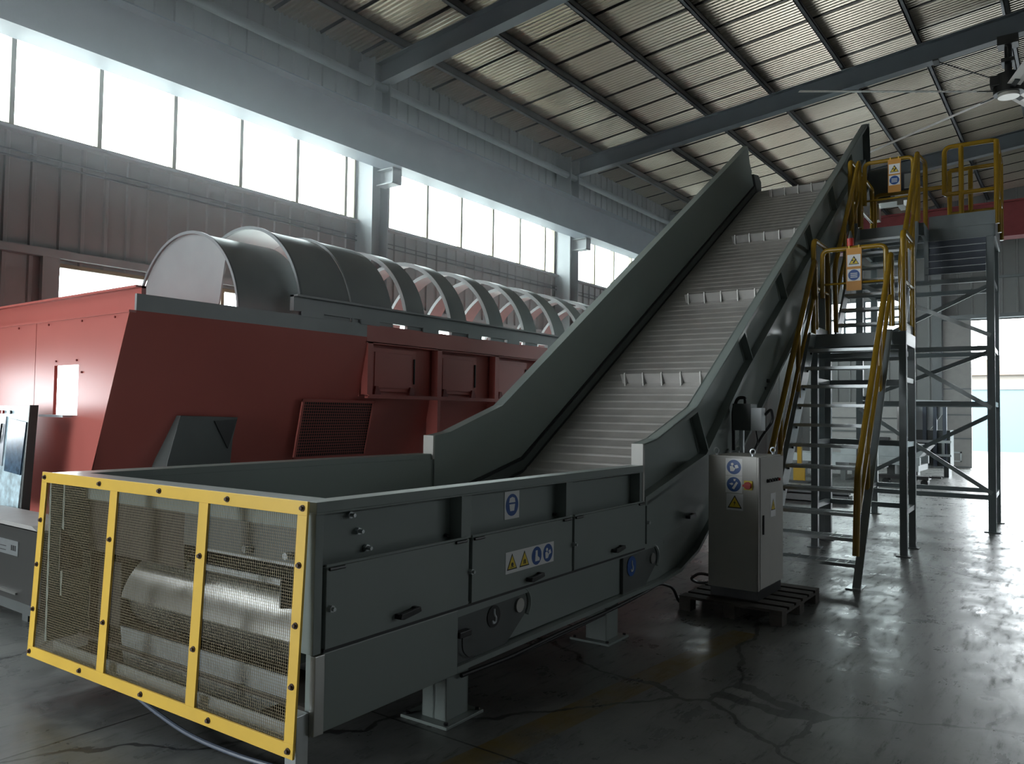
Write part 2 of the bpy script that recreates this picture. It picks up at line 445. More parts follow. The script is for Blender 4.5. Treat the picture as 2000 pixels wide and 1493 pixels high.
# rafters (tapered I beams), purlins, columns, crane girder, eave tube
RAF_Y = (-3.6, 3.1, 9.8, 16.45, 23.2)
for i, y in enumerate(RAF_Y):
    for a, b in ((-10.25, RIDGE_X), (RIDGE_X, 14.2)):
        struct(MB().ibeam((a, y, zroof(a)+.2), (b, y, zroof(b)+.2), .22, .40, .018, .012).build('roof_rafter', BEAM), 'dark grey steel rafter under the purlins')
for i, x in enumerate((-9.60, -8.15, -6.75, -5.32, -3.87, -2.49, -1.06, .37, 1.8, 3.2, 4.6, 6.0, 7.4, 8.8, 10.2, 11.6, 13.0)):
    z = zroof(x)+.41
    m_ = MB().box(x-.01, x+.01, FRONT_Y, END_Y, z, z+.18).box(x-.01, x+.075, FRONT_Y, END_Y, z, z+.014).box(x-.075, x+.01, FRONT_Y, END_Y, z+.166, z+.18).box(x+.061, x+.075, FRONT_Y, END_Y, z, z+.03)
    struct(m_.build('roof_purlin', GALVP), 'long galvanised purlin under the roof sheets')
for y in (-3.6, 3.14, 9.67, 16.2, 22.72):
    m_ = MB().box(-10.46, -10.04, y-.20, y-.18, 0, 7.9).box(-10.46, -10.04, y+.18, y+.20, 0, 7.9).box(-10.26, -10.24, y-.19, y+.19, 0, 7.9)
    c = m_.build('steel_column', COLP); struct(c, 'grey steel H column standing against the left wall')
    k = MB().box(-10.04, -9.64, y-.11, y+.11, 5.86, 5.88).box(-10.04, -9.64, y-.11, y+.11, 5.60, 5.62).box(-10.04, -9.64, y-.01, y+.01, 5.62, 5.86).box(-9.66, -9.64, y-.11, y+.11, 5.60, 5.88)
    k.build('girder_bracket', COLP, c)
struct(MB().ibeam((-9.72, FRONT_Y, 6.28), (-9.72, END_Y, 6.28), .40, .80, .02, .014).build('crane_girder', GIRD), 'blue grey crane runway girder along the left wall')
struct(MB().box(-9.76, -9.68, FRONT_Y, END_Y, 6.68, 6.75).build('crane_rail', BEAM))
struct(MB().tube([(-10.15, FRONT_Y, 7.46), (-10.15, END_Y, 7.46)], .075, 12).build('eave_strut', COLP), 'pale round eave tube along the wall top')
struct(MB().ibeam((14.0, FRONT_Y, 6.28), (14.0, END_Y, 6.28), .40, .80, .02, .014).build('crane_girder', GIRD))
for z, r in ((4.66, .014), (4.74, .010)):
    struct(MB().tube([(-10.42, FRONT_Y, z), (-10.42, END_Y, z)], r, 6).build('trim_conduit', GALVP), 'thin conduit along the left wall')
struct(MB().box(-10.46, -10.36, FRONT_Y, END_Y, 3.50, 3.60).box(-10.46, -10.38, 4.3, 4.5, 0.9, 3.6).build('trim_3', WALL), 'wall girt above the lower windows')

# windows, one object per pane
wi = 0
def window(y0, y1, z0, z1):
    global wi; wi += 1
    t = .028; x0, x1 = WX-.06, WX+.05
    m_ = MB().box(x0, x1, y0, y0+t, z0, z1).box(x0, x1, y1-t, y1, z0, z1).box(x0, x1, y0+t, y1-t, z0, z0+.04).box(x0, x1, y0+t, y1-t, z1-.05, z1)
    f = struct(m_.build('window_%d' % wi, FRAME))
    MB().box(WX-.02, WX-.012, y0+t, y1-t, z0+.04, z1-.05).build('glass_pane', GLASS, f)
    return f
MULL = {0: [2.92], 1: [3.36, 3.92, 4.97, 6.02, 7.11, 8.18, 9.23, 9.45], 2: [9.9, 10.27, 11.35, 12.4, 13.48, 14.5, 15.54, 15.96],
        3: [16.4, 16.85, 17.9, 18.95, 20.0, 21.05, 22.1, 22.5], 4: [22.94, 23.4, 24.45, 25.5, 26.55, 27.6, 28.65, 29.1]}
for k, ys in MULL.items():
    for a, b in zip(ys, ys[1:]):
        struct(window(a, b, *HI), 'bright window pane in the high strip of the left wall')
for a, b in ((4.5, 6.85), (6.85, 9.2), (10.3, 13.05), (13.05, 15.8)):
    struct(window(a, b, .9, 3.45), 'bright low window behind the red machine')
struct(MB().box(WX-.05, -10.36, FRONT_Y, END_Y, 4.98, 5.02).build('trim_4', FRAMEG), 'sill below the high window strip')
# end-wall windows
for x0 in [-7.55+.6625*i for i in range(4)]:
    for z0, z1 in ((3.9, 4.5), (4.5, 5.1), (5.1, 5.72)):
        wi += 1
        m_ = MB(); x1 = x0+.6625; t = .035
        m_.box(x0, x0+t, END_Y-.04, END_Y+.06, z0, z1).box(x1-t, x1, END_Y-.04, END_Y+.06, z0, z1).box(x0+t, x1-t, END_Y-.04, END_Y+.06, z0, z0+t).box(x0+t, x1-t, END_Y-.04, END_Y+.06, z1-t, z1)
        f = struct(m_.build('window_%d' % wi, BEAM), 'window pane in the end wall behind the stairs')
        MB().box(x0+t, x1-t, END_Y+.01, END_Y+.018, z0+t, z1-t).build('glass_pane', GLASS, f)
# end wall: sliding door leaf, door frame, post, girt
dl = MB().box(-3.75, -2.95, 29.22, 29.30, .03, 4.9)
d = struct(dl.build('door_1', TANK), 'grey sliding door leaf pushed to the left of the opening')
m_ = MB()
for z in (.06, .98, 1.75, 2.6, 3.6, 4.86): m_.box(-3.75, -2.95, 29.205, 29.22, z-.02, z+.02)
m_.build('door_rail', COLP, d)
MB().box(-3.50, -3.24, 29.20, 29.22, .22, .26).box(-3.50, -3.24, 29.20, 29.22, .50, .54).box(-3.50, -3.46, 29.20, 29.22, .22, .54).box(-3.28, -3.24, 29.20, 29.22, .22, .54).build('door_hatch', PALE, d)
struct(MB().box(-4.06, -3.78, 29.1, 29.4, 0, 8.4).build('steel_column', COLP), 'grey end wall post beside the sliding door')
struct(MB().box(-3.8, 1.8, 29.1, 29.4, 4.88, 5.0).box(-3.8, RIGHT_X, 29.36, 29.46, 6.18, 6.26).build('trim_5', COLP))

# red bridge crane spanning the hall on the runway girders
cr = thing('bridge_crane', (-9.7, 26, 6.76), 'long red bridge crane girder spanning the hall below the far roof', 'crane')
MB().box(-9.9, 14.1, 25.8, 26.2, 6.83, 7.75).build('bridge_girder', CRANE, cr)
MB().box(-9.95, 14.1, 25.72, 26.28, 6.78, 6.83).box(-9.95, 14.1, 25.72, 26.28, 7.75, 7.80).build('girder_flange', CRANE, cr)
MB().box(-9.9, -9.55, 25.0, 27.0, 6.77, 7.0).build('end_carriage', CRANE, cr)

# added haze volume for the pale veil by the windows, denser higher up
def haze(density):
    m = bpy.data.materials.new('haze_volume'); m.use_nodes = True; t = m.node_tree; t.nodes.clear()
    o = t.nodes.new('ShaderNodeOutputMaterial'); v = t.nodes.new('ShaderNodeVolumeScatter')
    v.inputs['Color'].default_value = (.92, .96, 1, 1); v.inputs['Anisotropy'].default_value = .5
    g = t.nodes.new('ShaderNodeNewGeometry'); sp = t.nodes.new('ShaderNodeSeparateXYZ'); t.links.new(g.outputs['Position'], sp.inputs[0])
    q = t.nodes.new('ShaderNodeMapRange'); q.interpolation_type = 'SMOOTHSTEP'; q.inputs[1].default_value = 2.9; q.inputs[2].default_value = 5.2; q.inputs[3].default_value = 0; q.inputs[4].default_value = density
    q2 = t.nodes.new('ShaderNodeMapRange'); q2.interpolation_type = 'SMOOTHSTEP'; q2.inputs[1].default_value = 16.0; q2.inputs[2].default_value = 3.0; q2.inputs[3].default_value = .25; q2.inputs[4].default_value = 1.0
    mu = t.nodes.new('ShaderNodeMath'); mu.operation = 'MULTIPLY'
    t.links.new(sp.outputs['Z'], q.inputs[0]); t.links.new(sp.outputs['Y'], q2.inputs[0]); t.links.new(q.outputs[0], mu.inputs[0]); t.links.new(q2.outputs[0], mu.inputs[1])
    t.links.new(mu.outputs[0], v.inputs['Density'])
    t.links.new(v.outputs[0], o.inputs['Volume'])
    h = MB().box(-9.46, -5.75, .8, 22.5, 3.72, 7.2).build('air_haze', m)
    h['kind'] = 'stuff'; tag(h, 'thin haze in the hall along the window strip', 'haze')
haze(.035)

# ---------------------------------------------------------------- outside the door
def block_building(loc, sx, sy, h, label, wm, rm, eave=.5, rise=1.6):
    b = thing('building', loc, label, 'building')
    x, y, z = loc
    MB().box(x-sx/2, x+sx/2, y, y+sy, z, z+h).build('building_wall', wm, b)
    MB().prism([(x-sx/2-eave, z+h), (x+sx/2+eave, z+h), (x, z+h+rise)], y-eave, y+sy+eave, 'y').build('building_roof', rm, b)
    return b
block_building((-3.4, 62, -.02), 9.0, 10, 4.6, 'small plastered building with an orange roof beyond the yard', BUILD, ROOFO, .4, 1.7)
block_building((8.6, 75, -.02), 13, 10, 6.6, 'pale flat shed outside on the right of the door view', SHED, SHED, .2, .5)
hd = thing('hoarding', (-2, 46, -.02), 'light blue fence panel wall across the bright yard', 'fence')
MB().box(-14, 14, 46, 46.12, -.02, 3.1).build('fence_panel', HOARD, hd)
MB().box(-14, 14, 45.95, 46.17, 3.1, 3.22).build('fence_cap', SHED, hd)

# ---------------------------------------------------------------- signs
def poly_on(mb, fr, pts, h0, h1):
    mb.prism(pts, h0, h1, 'z', fr=fr)
def circ(cx, cy, r, n=28): return [(cx+r*math.cos(2*pi*k/n), cy+r*math.sin(2*pi*k/n)) for k in range(n)]
def person_book(mb, fr, s, h0, h1):
    poly_on(mb, fr, circ(-.10*s, .17*s, .085*s, 14), h0, h1)
    poly_on(mb, fr, [(-.25*s, .04*s), (-.08*s, .07*s), (.02*s, -.06*s), (.10*s, -.02*s), (.06*s, -.16*s), (-.02*s, -.26*s), (-.22*s, -.26*s)], h0, h1)
    poly_on(mb, fr, [(.04*s, .10*s), (.22*s, .15*s), (.30*s, -.03*s), (.12*s, -.10*s)], h0, h1)
def hand_wedge(mb, fr, s, h0, h1):
    poly_on(mb, fr, [(.16*s, .18*s), (.26*s, .10*s), (.02*s, -.30*s), (-.12*s, -.24*s)], h0, h1)
    poly_on(mb, fr, [(-.30*s, .03*s), (-.10*s, .10*s), (-.02*s, .02*s), (-.12*s, -.06*s)], h0, h1)
    poly_on(mb, fr, [(-.02*s, .33*s), (.12*s, .33*s), (.09*s, .20*s), (0, .20*s)], h0, h1)
def bolt_sym(mb, fr, s, h0, h1):
    poly_on(mb, fr, [(.05*s, .16*s), (-.09*s, -.06*s), (-.01*s, -.05*s), (-.05*s, -.27*s), (.08*s, .01*s), (0, 0)], h0, h1)
def boot(mb, fr, s, h0, h1):
    poly_on(mb, fr, [(-.10*s, .26*s), (.07*s, .26*s), (.08*s, -.02*s), (.26*s, -.14*s), (.26*s, -.26*s), (-.14*s, -.26*s)], h0, h1)
def mask(mb, fr, s, h0, h1):
    poly_on(mb, fr, [(-.2*s, .03*s), (.2*s, .03*s), (.14*s, -.24*s), (-.14*s, -.24*s)], h0, h1)
    poly_on(mb, fr, [(-.22*s, .1*s), (.22*s, .1*s), (.17*s, .27*s), (0, .32*s), (-.17*s, .27*s)], h0, h1)
def hook(mb, fr, s, h0, h1):
    pts = [(.0, .26), (.0, .06), (.12, -.06), (.08, -.22), (-.06, -.24), (-.12, -.12)]
    mb.tube([(a*s, b*s, (h0+h1)/2) for a, b in pts], .045*s, 6, fr=fr, bend=.08*s)
def crush(mb, fr, s, h0, h1):
    poly_on(mb, fr, circ(0, -.12*s, .11*s, 16), h0, h1)
    poly_on(mb, fr, [(-.17*s, -.27*s), (.17*s, -.27*s), (.17*s, -.24*s), (-.17*s, -.24*s)], h0, h1)
def hand_crush(mb, fr, s, h0, h1):
    poly_on(mb, fr, [(-.13*s, -.26*s), (-.08*s, -.26*s), (-.05*s, -.04*s), (-.10*s, -.02*s)], h0, h1)
    poly_on(mb, fr, [(-.02*s, -.26*s), (.03*s, -.26*s), (.03*s, 0), (-.02*s, 0)], h0, h1)
    poly_on(mb, fr, [(.07*s, -.26*s), (.13*s, -.26*s), (.11*s, -.02*s), (.06*s, -.04*s)], h0, h1)
def tri(s): return [(-.42*s, -.34*s), (.42*s, -.34*s), (0, .40*s)]
def mandatory(parent, fr, s, glyph, ell=1.0):
    """blue disc with a white pictogram; fr is centred on the disc, n outward"""
    d = MB(); poly_on(d, fr, circ(0, 0, .44*s), .001, .002); q = d.build('sign_disc', BLUE, parent)
    if glyph:
        g = MB(); glyph(g, fr, s, .002, .003); g.build('pictogram', WHITE, parent)
def warning(parent, fr, s, glyph):
    d = MB(); poly_on(d, fr, tri(s), .001, .002); d.build('sign_border', SBLK, parent)
    d = MB(); poly_on(d, fr, [(x*.80, y*.80-.012*s) for x, y in tri(s)], .002, .003); d.build('sign_triangle', SYEL, parent)
    if glyph:
        g = MB(); glyph(g, fr, s*.85, .003, .004); g.build('pictogram', SBLK, parent)
def plate(parent, fr, wd, ht, name='safety_sign', m=None, label=None, th=.001):
    return MB().box(-wd/2, wd/2, -ht/2, ht/2, 0, th, fr=fr).build(name, m or WHITE, parent, label=label)

# ================================================================ THE CONVEYOR (axes: X across, Y along, Z up)
C = CF
conv = thing('inclined_conveyor', C.P(-3.7, 2.25, 0), 'big grey green steel plate conveyor climbing from a low feed hopper to the roof', 'conveyor')
NX, NI, FX, FI = -2.58, -2.68, -4.90, -4.72       # near face, near inner, far face, far inner
TOPS = .632
def ztop(y): return 1.715+TOPS*(y-6.69)
def zbelt(y): return 3.215+.615*(y-10.66)
# --- near hopper side
MB(C).box(NI, NX, 2.30, 5.60, 1.205, 1.25).box(NX-.012, NX, 2.30, 5.60, 1.195, 1.205).build('top_flange', GREY, conv, .002)
MB(C).box(FX, FI, 2.30, 5.60, 1.205, 1.25).box(FX, FX+.012, 2.30, 5.60, 1.15, 1.205).build('top_flange', GREY, conv, .002)
MB(C).box(FI, NI, 2.30, 2.44, 1.225, 1.25).box(FI, NI, 2.42, 2.44, 1.10, 1.225).build('tail_flange', GREY, conv, .002)
MB(C).box(NI, NI+.015, 2.30, 5.60, .93, 1.205).build('hopper_side', GREY, conv)
MB(C).box(FI-.02, FI, 2.30, 5.62, .55, 1.205).build('hopper_side', GREY, conv)
MB(C).box(FX, FX+.02, 2.30, 5.62, .26, 1.15).build('outer_side', GREY, conv)
for y in (3.31, 4.41, 5.52):
    MB(C).box(NI+.015, NX-.004, y, y+.085, .965, 1.205).build('stiffener', GREY, conv, .002)
MB(C).box(NI+.015, NX-.004, 2.30, 2.345, .60, 1.205).build('stiffener', GREY, conv, .002)
for (y0, y1) in ((2.36, 3.36), (3.40, 4.475), (4.51, 5.60)):
    MB(C).box(NX-.006, NX+.004, y0, y1, .905+.06, .965+.012).build('door_lintel', GREY, conv, .002)
MB(C).box(NI, NI+.012, 2.3, 5.64, .55, .97).build('door_backing', GREYD, conv)
# access doors
def handle(parent, y, z):
    MB(C).prism([(y-.075, z-.012), (y-.068, z+.012), (y+.068, z+.024), (y+.075, z), (y+.05, z-.005), (y-.05, z-.017)], NX+.028, NX+.045, 'x').box(NX, NX+.035, y-.072, y-.05, z-.014, z+.010).box(NX, NX+.035, y+.05, y+.072, z-.004, z+.022).build('door_handle', BLACK, parent, .003)
for y0, y1, yh, zh in ((2.365, 3.375, 2.87, .668), (3.405, 4.485, 4.01, .651), (4.515, 5.615, 5.118, .669)):
    d = MB(C).box(NX-.03, NX, y0, y1, .612, .962).build('access_door', GREY, conv, .002)
    handle(d, yh, zh)
    MB(C).tube([(NX+.006, y0+.01, .955), (NX+.006, y0+.10, .955)], .008, 6).build('hinge', BLACK, d)
    MB(C).tube([(NX+.006, y1-.12, .955), (NX+.006, y1-.03, .955)], .008, 6).build('hinge', BLACK, d)
    MB(C).cyl((NX, y0-.02 if y0 > 3 else y0+.02, .785), (NX+.02, y0-.02 if y0 > 3 else y0+.02, .785), .016, 6).cyl((NX+.02, y0-.02 if y0 > 3 else y0+.02, .785), (NX+.034, y0-.02 if y0 > 3 else y0+.02, .785), .009, 8).build('door_bolt', GALV, d)
MB(C).box(NX-.012, NX-.004, 2.36, 5.62, .597, .612).build('seam', BLACK, conv)
for i, (y, z) in enumerate(((2.565, 1.165), (2.62, 1.085), (2.676, 1.0))):
    MB(C).cyl((NI+.015, y, z), (NI+.035, y, z), .017, 6).cyl((NI+.035, y, z), (NI+.06, y, z), .009, 8).build('adjuster_bolt', GALV, conv)
for y, z in ((3.27, .985), (4.38, .985)):
    MB(C).cyl((NI+.015, y, z), (NI+.04, y, z), .010, 8).build('stud', BLACK, conv)
# fourth door: curved bottom, on the bend
cv = [(5.645, .962), (5.645, .635), (6.0, .652), (6.35, .70), (6.7, .80), (7.05, .97), (7.25, 1.10), (6.95, 1.245)]
d = MB(C).prism(cv, NX-.03, NX, 'x').build('access_door', GREY, conv, .002)
handle(d, 6.50, .765)
MB(C).cyl((NX, 5.66, .80), (NX+.02, 5.66, .80), .014, 6).build('door_bolt', GALV, d)
# --- lower frame
MB(C).box(NX-.06, NX, 2.31, 3.29, .262, .598).build('tail_cover', GREY, conv, .004)
MB(C).prism([(2.30, .262), (2.355, .262), (2.355, .598), (2.30, .598)], NX-.02, NX+.012, 'x').build('corner_angle', STEEL, conv, .002, label='pale folded corner plate')
MB(C).box(NX-.09, NX-.02, 2.235, 2.30, .06, .36).build('corner_flap', GALV, conv, .002)
MB(C).prism([(3.29, .31), (5.95, .31), (6.35, .34), (6.75, .45), (7.1, .65), (7.6, .955), (7.6, 1.30), (7.05, .95), (6.7, .78), (6.35, .68), (6.0, .632), (3.29, .585)], NX-.10, NX-.055, 'x').build('base_beam', GREY, conv, .003)
rail = [(3.29, .585), (6.0, .625), (6.35, .675), (6.7, .775), (7.05, .945), (7.6, 1.285)]
for (a, b), (c_, d_) in zip(rail, rail[1:]):
    pass
m_ = MB(C)
for p, q in zip(rail, rail[1:]): m_.bar((NX-.03, p[0], p[1]), (NX-.03, q[0], q[1]), .065, .03, (1, 0, 0))
m_.build('bottom_rail', GREY, conv)
bot = [(3.29, .285), (5.95, .295), (6.35, .325), (6.75, .435), (7.1, .635), (7.6, .94)]
m_ = MB(C)
for p, q in zip(bot, bot[1:]): m_.bar((NX-.05, p[0], p[1]), (NX-.05, q[0], q[1]), .03, .10, (1, 0, 0))
m_.build('bottom_flange', GREY, conv)
MB(C).box(FI, NX-.10, 2.4, 6.2, .30, .32).build('base_plate', TAILIN, conv)
for y0, y1 in ((3.30, 3.98), (5.30, 5.88)):
    zc, yc, rr = (.50, y1-.07, .085)
    pl = [(y0, .30), (y1-.20, .30), (y1+.005, .44)]+[(yc+rr*math.cos(a), zc+rr*math.sin(a)) for a in [(-.5+.26*k) for k in range(9)]]+[(y0, .575)]
    lug = MB(C).prism(pl, NX-.055, NX-.03, 'x').build('pivot_plate', GREYD, conv, .003)
    MB(C).tube([(NX-.028, yc+.11*math.cos(a), zc+.105*math.sin(a)) for a in [(-.7+.25*k) for k in range(11)]], .016, 6).build('pivot_collar', GREY, lug)
    MB(C).cyl((NX-.03, yc, zc), (NX-.018, yc, zc), .042, 20).build('pivot_pin', STEEL, lug)
MB(C).box(NX-.03, NX+.012, 3.295, 3.395, .445, .478).build('end_switch', BLACK, conv, .004)
MB(C).tube([(NX-.01, 3.34, .445), (NX-.008, 3.34, .37), (NX-.008, 3.39, .325), (NX-.008, 3.45, .318)], .004, 6, bend=.05).build('switch_cable', BLACK, conv)
# stickers on the near side
def side(y, z, x=NX): return Fr(C.P(x+.001, y, z), C.v, (0, 0, 1), C.u)
s = plate(conv, side(3.90, 1.09, NI+.016), .155, .165); mandatory(s, side(3.90, 1.09, NI+.016), .15, mask)
s = plate(conv, side(3.985, .775), .53, .125)
warning(s, side(3.785, .775), .125, crush); warning(s, side(3.915, .775), .125, hand_crush)
mandatory(s, side(4.05, .775), .125, boot); mandatory(s, side(4.18, .775), .125, person_book)
f_ = side(3.651, .487, NX-.028); d = MB(); poly_on(d, f_, circ(0, 0, .062), 0, .002); d = d.build('lifting_point_sticker', SBLK, conv)
g = MB(); hook(g, f_, .16, .002, .003); g.build('pictogram', PALE, d)
f_ = side(5.435, .495, NX-.028); d = MB(); poly_on(d, f_, circ(0, 0, .075), 0, .002); d = d.build('lifting_point_sticker', BLUE, conv)
g = MB(); hook(g, f_, .16, .002, .003); g.build('pictogram', PALE, d)
# --- support legs with foot plates
def leg(x0, x1, y0, y1, zt):
    l = MB(C).box(x0, x1, y0, y0+.012, .016, zt).box(x0, x1, y1-.012, y1, .016, zt).box((x0+x1)/2-.01, (x0+x1)/2+.01, y0, y1, .016, zt).box(x1-.012, x1, y0, y1, .016, zt).box(x0, x0+.012, y0, y1, .016, zt).build('support_leg', GREY, conv, .002)
    f = MB(C).box(x0-.10, x1+.055, y0-.06, y1+.07, 0, .016).build('foot_plate', GREY, l, .002)
    m = MB(C)
    for bx in (x0-.07, x1+.03):
        for by in (y0-.035, y1+.045): m.cyl((bx, by, .016), (bx, by, .028), .012, 6)
    m.build('anchor_bolt', BLACK, l)
for y0 in (3.255, 5.06):
    leg(-2.79, -2.625, y0, y0+.19, .30); leg(-4.87, -4.70, y0, y0+.19, .30)
for y0 in (11.55,):
    for x0, x1 in ((-2.72, -2.54), (-4.86, -4.68)):
        zt = ztop(y0)-1.40
        l = MB(C).ibeam(((x0+x1)/2, y0+.1, .016), ((x0+x1)/2, y0+.1, zt+.08), .20, .18, .016, .012, (0, 1, 0)).build('support_leg', TGREY, conv)
        MB(C).box(x0-.06, x1+.06, y0-.05, y0+.25, 0, .016).build('foot_plate', TGREY, l)
# --- incline side walls
def wall_poly(yh, dz):
    return [(5.585, 1.415), (5.80, 1.44), (6.69, 1.715)]
near_top = [(5.585, 1.415), (5.83, 1.45), (6.69, 1.715), (14.80, ztop(14.80)+.0)]
mid = [(14.92, 5.86), (14.6, ztop(14.6)-.60), (8.0, ztop(8.0)-.52), (6.93, 1.25), (5.62, .965), (5.585, .965)]
MB(C).prism(near_top+mid, NI, NI+.016, 'x').build('side_wall', GREY, conv)
# near top flange following the edge
m_ = MB(C)
pts = [(5.585, 1.415), (5.83, 1.45), (6.69, 1.715), (14.80, ztop(14.80))]
for p, q in zip(pts, pts[1:]):
    m_.prism([(p[0], p[1]-.012), (q[0], q[1]-.012), (q[0], q[1]), (p[0], p[1])], NI, NX, 'x')
    m_.prism([(p[0], p[1]-.05), (q[0], q[1]-.05), (q[0], q[1]), (p[0], p[1])], NX-.012, NX, 'x')
m_.build('edge_flange', GREY, conv)
MB(C).prism([(14.80, ztop(14.8)), (14.94, 5.86), (14.92, 5.86), (14.78, ztop(14.8))], NI, NX+.03, 'x').build('edge_flange', GREYD, conv)
MB(C).box(NI, NX, 5.565, 5.60, .97, 1.415).build('end_post', CAB, conv, .002, label='pale vertical end plate')
# mid-height stiffener angle (slightly below the door level at the bend)
ml = [(5.62, .965), (6.93, 1.25), (8.0, ztop(8.0)-.52), (14.6, ztop(14.6)-.60)]
m_ = MB(C)
for p, q in zip(ml, ml[1:]):
    m_.prism([(p[0], p[1]-.035), (q[0], q[1]-.035), (q[0], q[1]+.035), (p[0], p[1]+.035)], NI+.016, NX, 'x')
m_.build('stiffener_angle', GREY, conv)
# chevron stiffeners between the flange and the angle
for y in (6.69, 8.0, 9.33, 10.68, 12.03, 13.4):
    zt = ztop(y) if y > 6.8 else 1.715
    yb = y+.32; zb = (ztop(yb)-.53) if y > 6.8 else 1.27
    m_ = MB(C).prism([(y-.02, zt-.02), (y+.05, zt), (yb+.05, zb+.02), (yb-.06, zb-.01)], NI+.016, NI+.022, 'x')
    m_.prism([(y, zt-.02), (y+.018, zt-.01), (yb+.018, zb), (yb, zb)], NI+.016, NX, 'x')
    m_.build('chevron_rib', GREY, conv)
# lower frame plate of the incline and its bottom edge
lo = [(6.93, 1.25), (8.0, ztop(8.0)-.52), (14.6, ztop(14.6)-.60), (15.0, ztop(15)-1.13), (8.5, ztop(8.5)-1.13), (7.55, 1.24), (7.25, 1.08)]
MB(C).prism(lo, NX-.05, NX-.035, 'x').build('frame_plate', GREY, conv)
m_ = MB(C); 
for dz in (1.13,):
    m_.prism([(7.75, ztop(7.75)-dz-.03), (15.0, ztop(15)-dz-.03), (15.0, ztop(15)-dz), (7.75, ztop(7.75)-dz)], NX-.05, NX+.03, 'x')
m_.build('frame_flange', GREY, conv)
MB(C).prism([(7.3, .75), (7.55, 1.24), (8.5, ztop(8.5)-1.13), (15.0, ztop(15)-1.13), (15.1, ztop(15.1)-1.42), (8.0, ztop(8.0)-1.42)], NX-.11, NX-.09, 'x').build('return_cover', GREYD, conv)
MB(C).prism([(7.3, .74), (15.1, ztop(15.1)-1.44), (15.1, ztop(15.1)-1.42), (7.3, .76)], FI-.1, NX-.09, 'x').build('bottom_pan', GREYD, conv)
m_ = MB(C).box(NX-.035, NX-.02, 8.9, 8.97, 2.02, 2.06).box(NX-.035, NX-.02, 8.83, 8.9, 1.93, 1.97)
m_.build('frame_stud', BLACK, conv)
# --- far side wall of the incline
far = [(5.60, 1.42), (5.83, 1.45), (6.69, 1.715), (14.77, ztop(14.77)), (14.95, 6.33), (15.15, 6.36), (15.42, 6.30), (15.42, 5.9), (7.2, .80), (6.2, .55), (5.60, .55)]
MB(C).prism(far, FI, FI+.018, 'x').build('side_wall', GREY, conv)
m_ = MB(C)
for p, q in zip(pts, pts[1:]): m_.prism([(p[0], p[1]-.03), (q[0], q[1]-.03), (q[0], q[1]), (p[0], p[1])], FI-.10, FI, 'x')
m_.build('edge_flange', GREY, conv)
MB(C).box(FI-.10, FI+.02, 5.575, 5.60, 1.20, 1.42).build('end_post', CAB, conv, .002, label='pale vertical end plate')
MB(C).prism([(6.0, .3), (7.2, .75), (15.1, ztop(15.1)-1.44), (15.1, ztop(15.1)-.6), (14.77, ztop(14.77)-.05), (6.69, 1.66), (5.62, 1.3), (5.62, .3)], FI-.03, FI-.012, 'x').build('outer_side', GREY, conv)
# far skirt: rubber seal, angle, and a black strip painting the shadow below
sk = [(5.9, .875), (6.55, 1.02), (7.05, 1.135), (15.30, zbelt(15.3)+.15)]
for name, a, b, x1, mm in (('seal_shade_strip', .0, .028, FI+.03, RUBBER), ('skirt_angle', -.105, .0, FI+.05, GREYD), ('seal_shade_strip', -.135, -.105, FI+.055, RUBBER)):
    m_ = MB(C)
    for p, q in zip(sk, sk[1:]): m_.prism([(p[0], p[1]+a), (q[0], q[1]+a), (q[0], q[1]+b), (p[0], p[1]+b)], FI+.018, x1, 'x')
    m_.build(name, mm, conv)
MB(C).prism([(15.0, 6.33), (15.3, 6.38), (15.48, 6.28), (15.50, 6.02), (15.2, 6.02)], FI-.02, FI+.06, 'x').build('seal_end_cap', GREYD, conv)
MB(C).box(NI-.06, NI, 2.4, 5.6, .60, .66).build('seal_shade_strip', RUBBER, conv)
# --- belt: hinged slats with a sawtooth profile
path = [(2.85, .62)]
path += [(5.7, .64)]
N_ = 10
for k in range(1, N_+1):
    t = k/N_; y = 5.7+1.55*t
    sl = .615*t
    path.append((y, path[-1][1]+sl*1.55/N_-.0))
off = zbelt(path[-1][0])-path[-1][1]
path = [(y, z+off*max(0, (y-5.7)/1.55)) for y, z in path]
path += [(15.25, zbelt(15.25))]
hc = (15.43, zbelt(15.25)-.33)
for k in range(1, 11):
    a = pi/2+.55-k*.30; path.append((hc[0]+.38*math.cos(a), hc[1]+.38*math.sin(a)))
def resample(p, step):
    out = [p[0]]; i = 0; cur = Vector(p[0]); rem = step
    for q in p[1:]:
        q = Vector(q)
        while (q-cur).length >= rem:
            cur = cur+(q-cur).normalized()*rem; out.append(tuple(cur)); rem = step
        rem -= (q-cur).length; cur = q
    return out
sl = resample(path, .16)
BX0, BX1 = FI+.05, NI-.01
top = []
for a, b in zip(sl, sl[1:]):
    a, b = Vector(a), Vector(b); d = (b-a).normalized(); n = Vector((-d.y, d.x))
    for t, h in ((0, -.004), (.10, .006), (.22, .007), (.32, .002), (.95, .0)):
        top.append(a+(b-a)*t+n*h)
vs = []; fs = []
for p in top:
    for x in (BX0, BX1): vs.append(C.P(x, p.x, p.y))
for i in range(len(top)-1): fs.append((2*i, 2*i+1, 2*i+3, 2*i+2))
bb = MB(C); bb._add(vs, fs)
for i in (0,):
    und = [Vector((p[0], p[1]-.05)) for p in sl]; vs = [C.P(x, p.x, p.y) for p in und for x in (BX0, BX1)]
    bb._add(vs, [(2*i, 2*i+1, 2*i+3, 2*i+2) for i in range(len(und)-1)])
bb.build('slat_belt', BELT, conv)
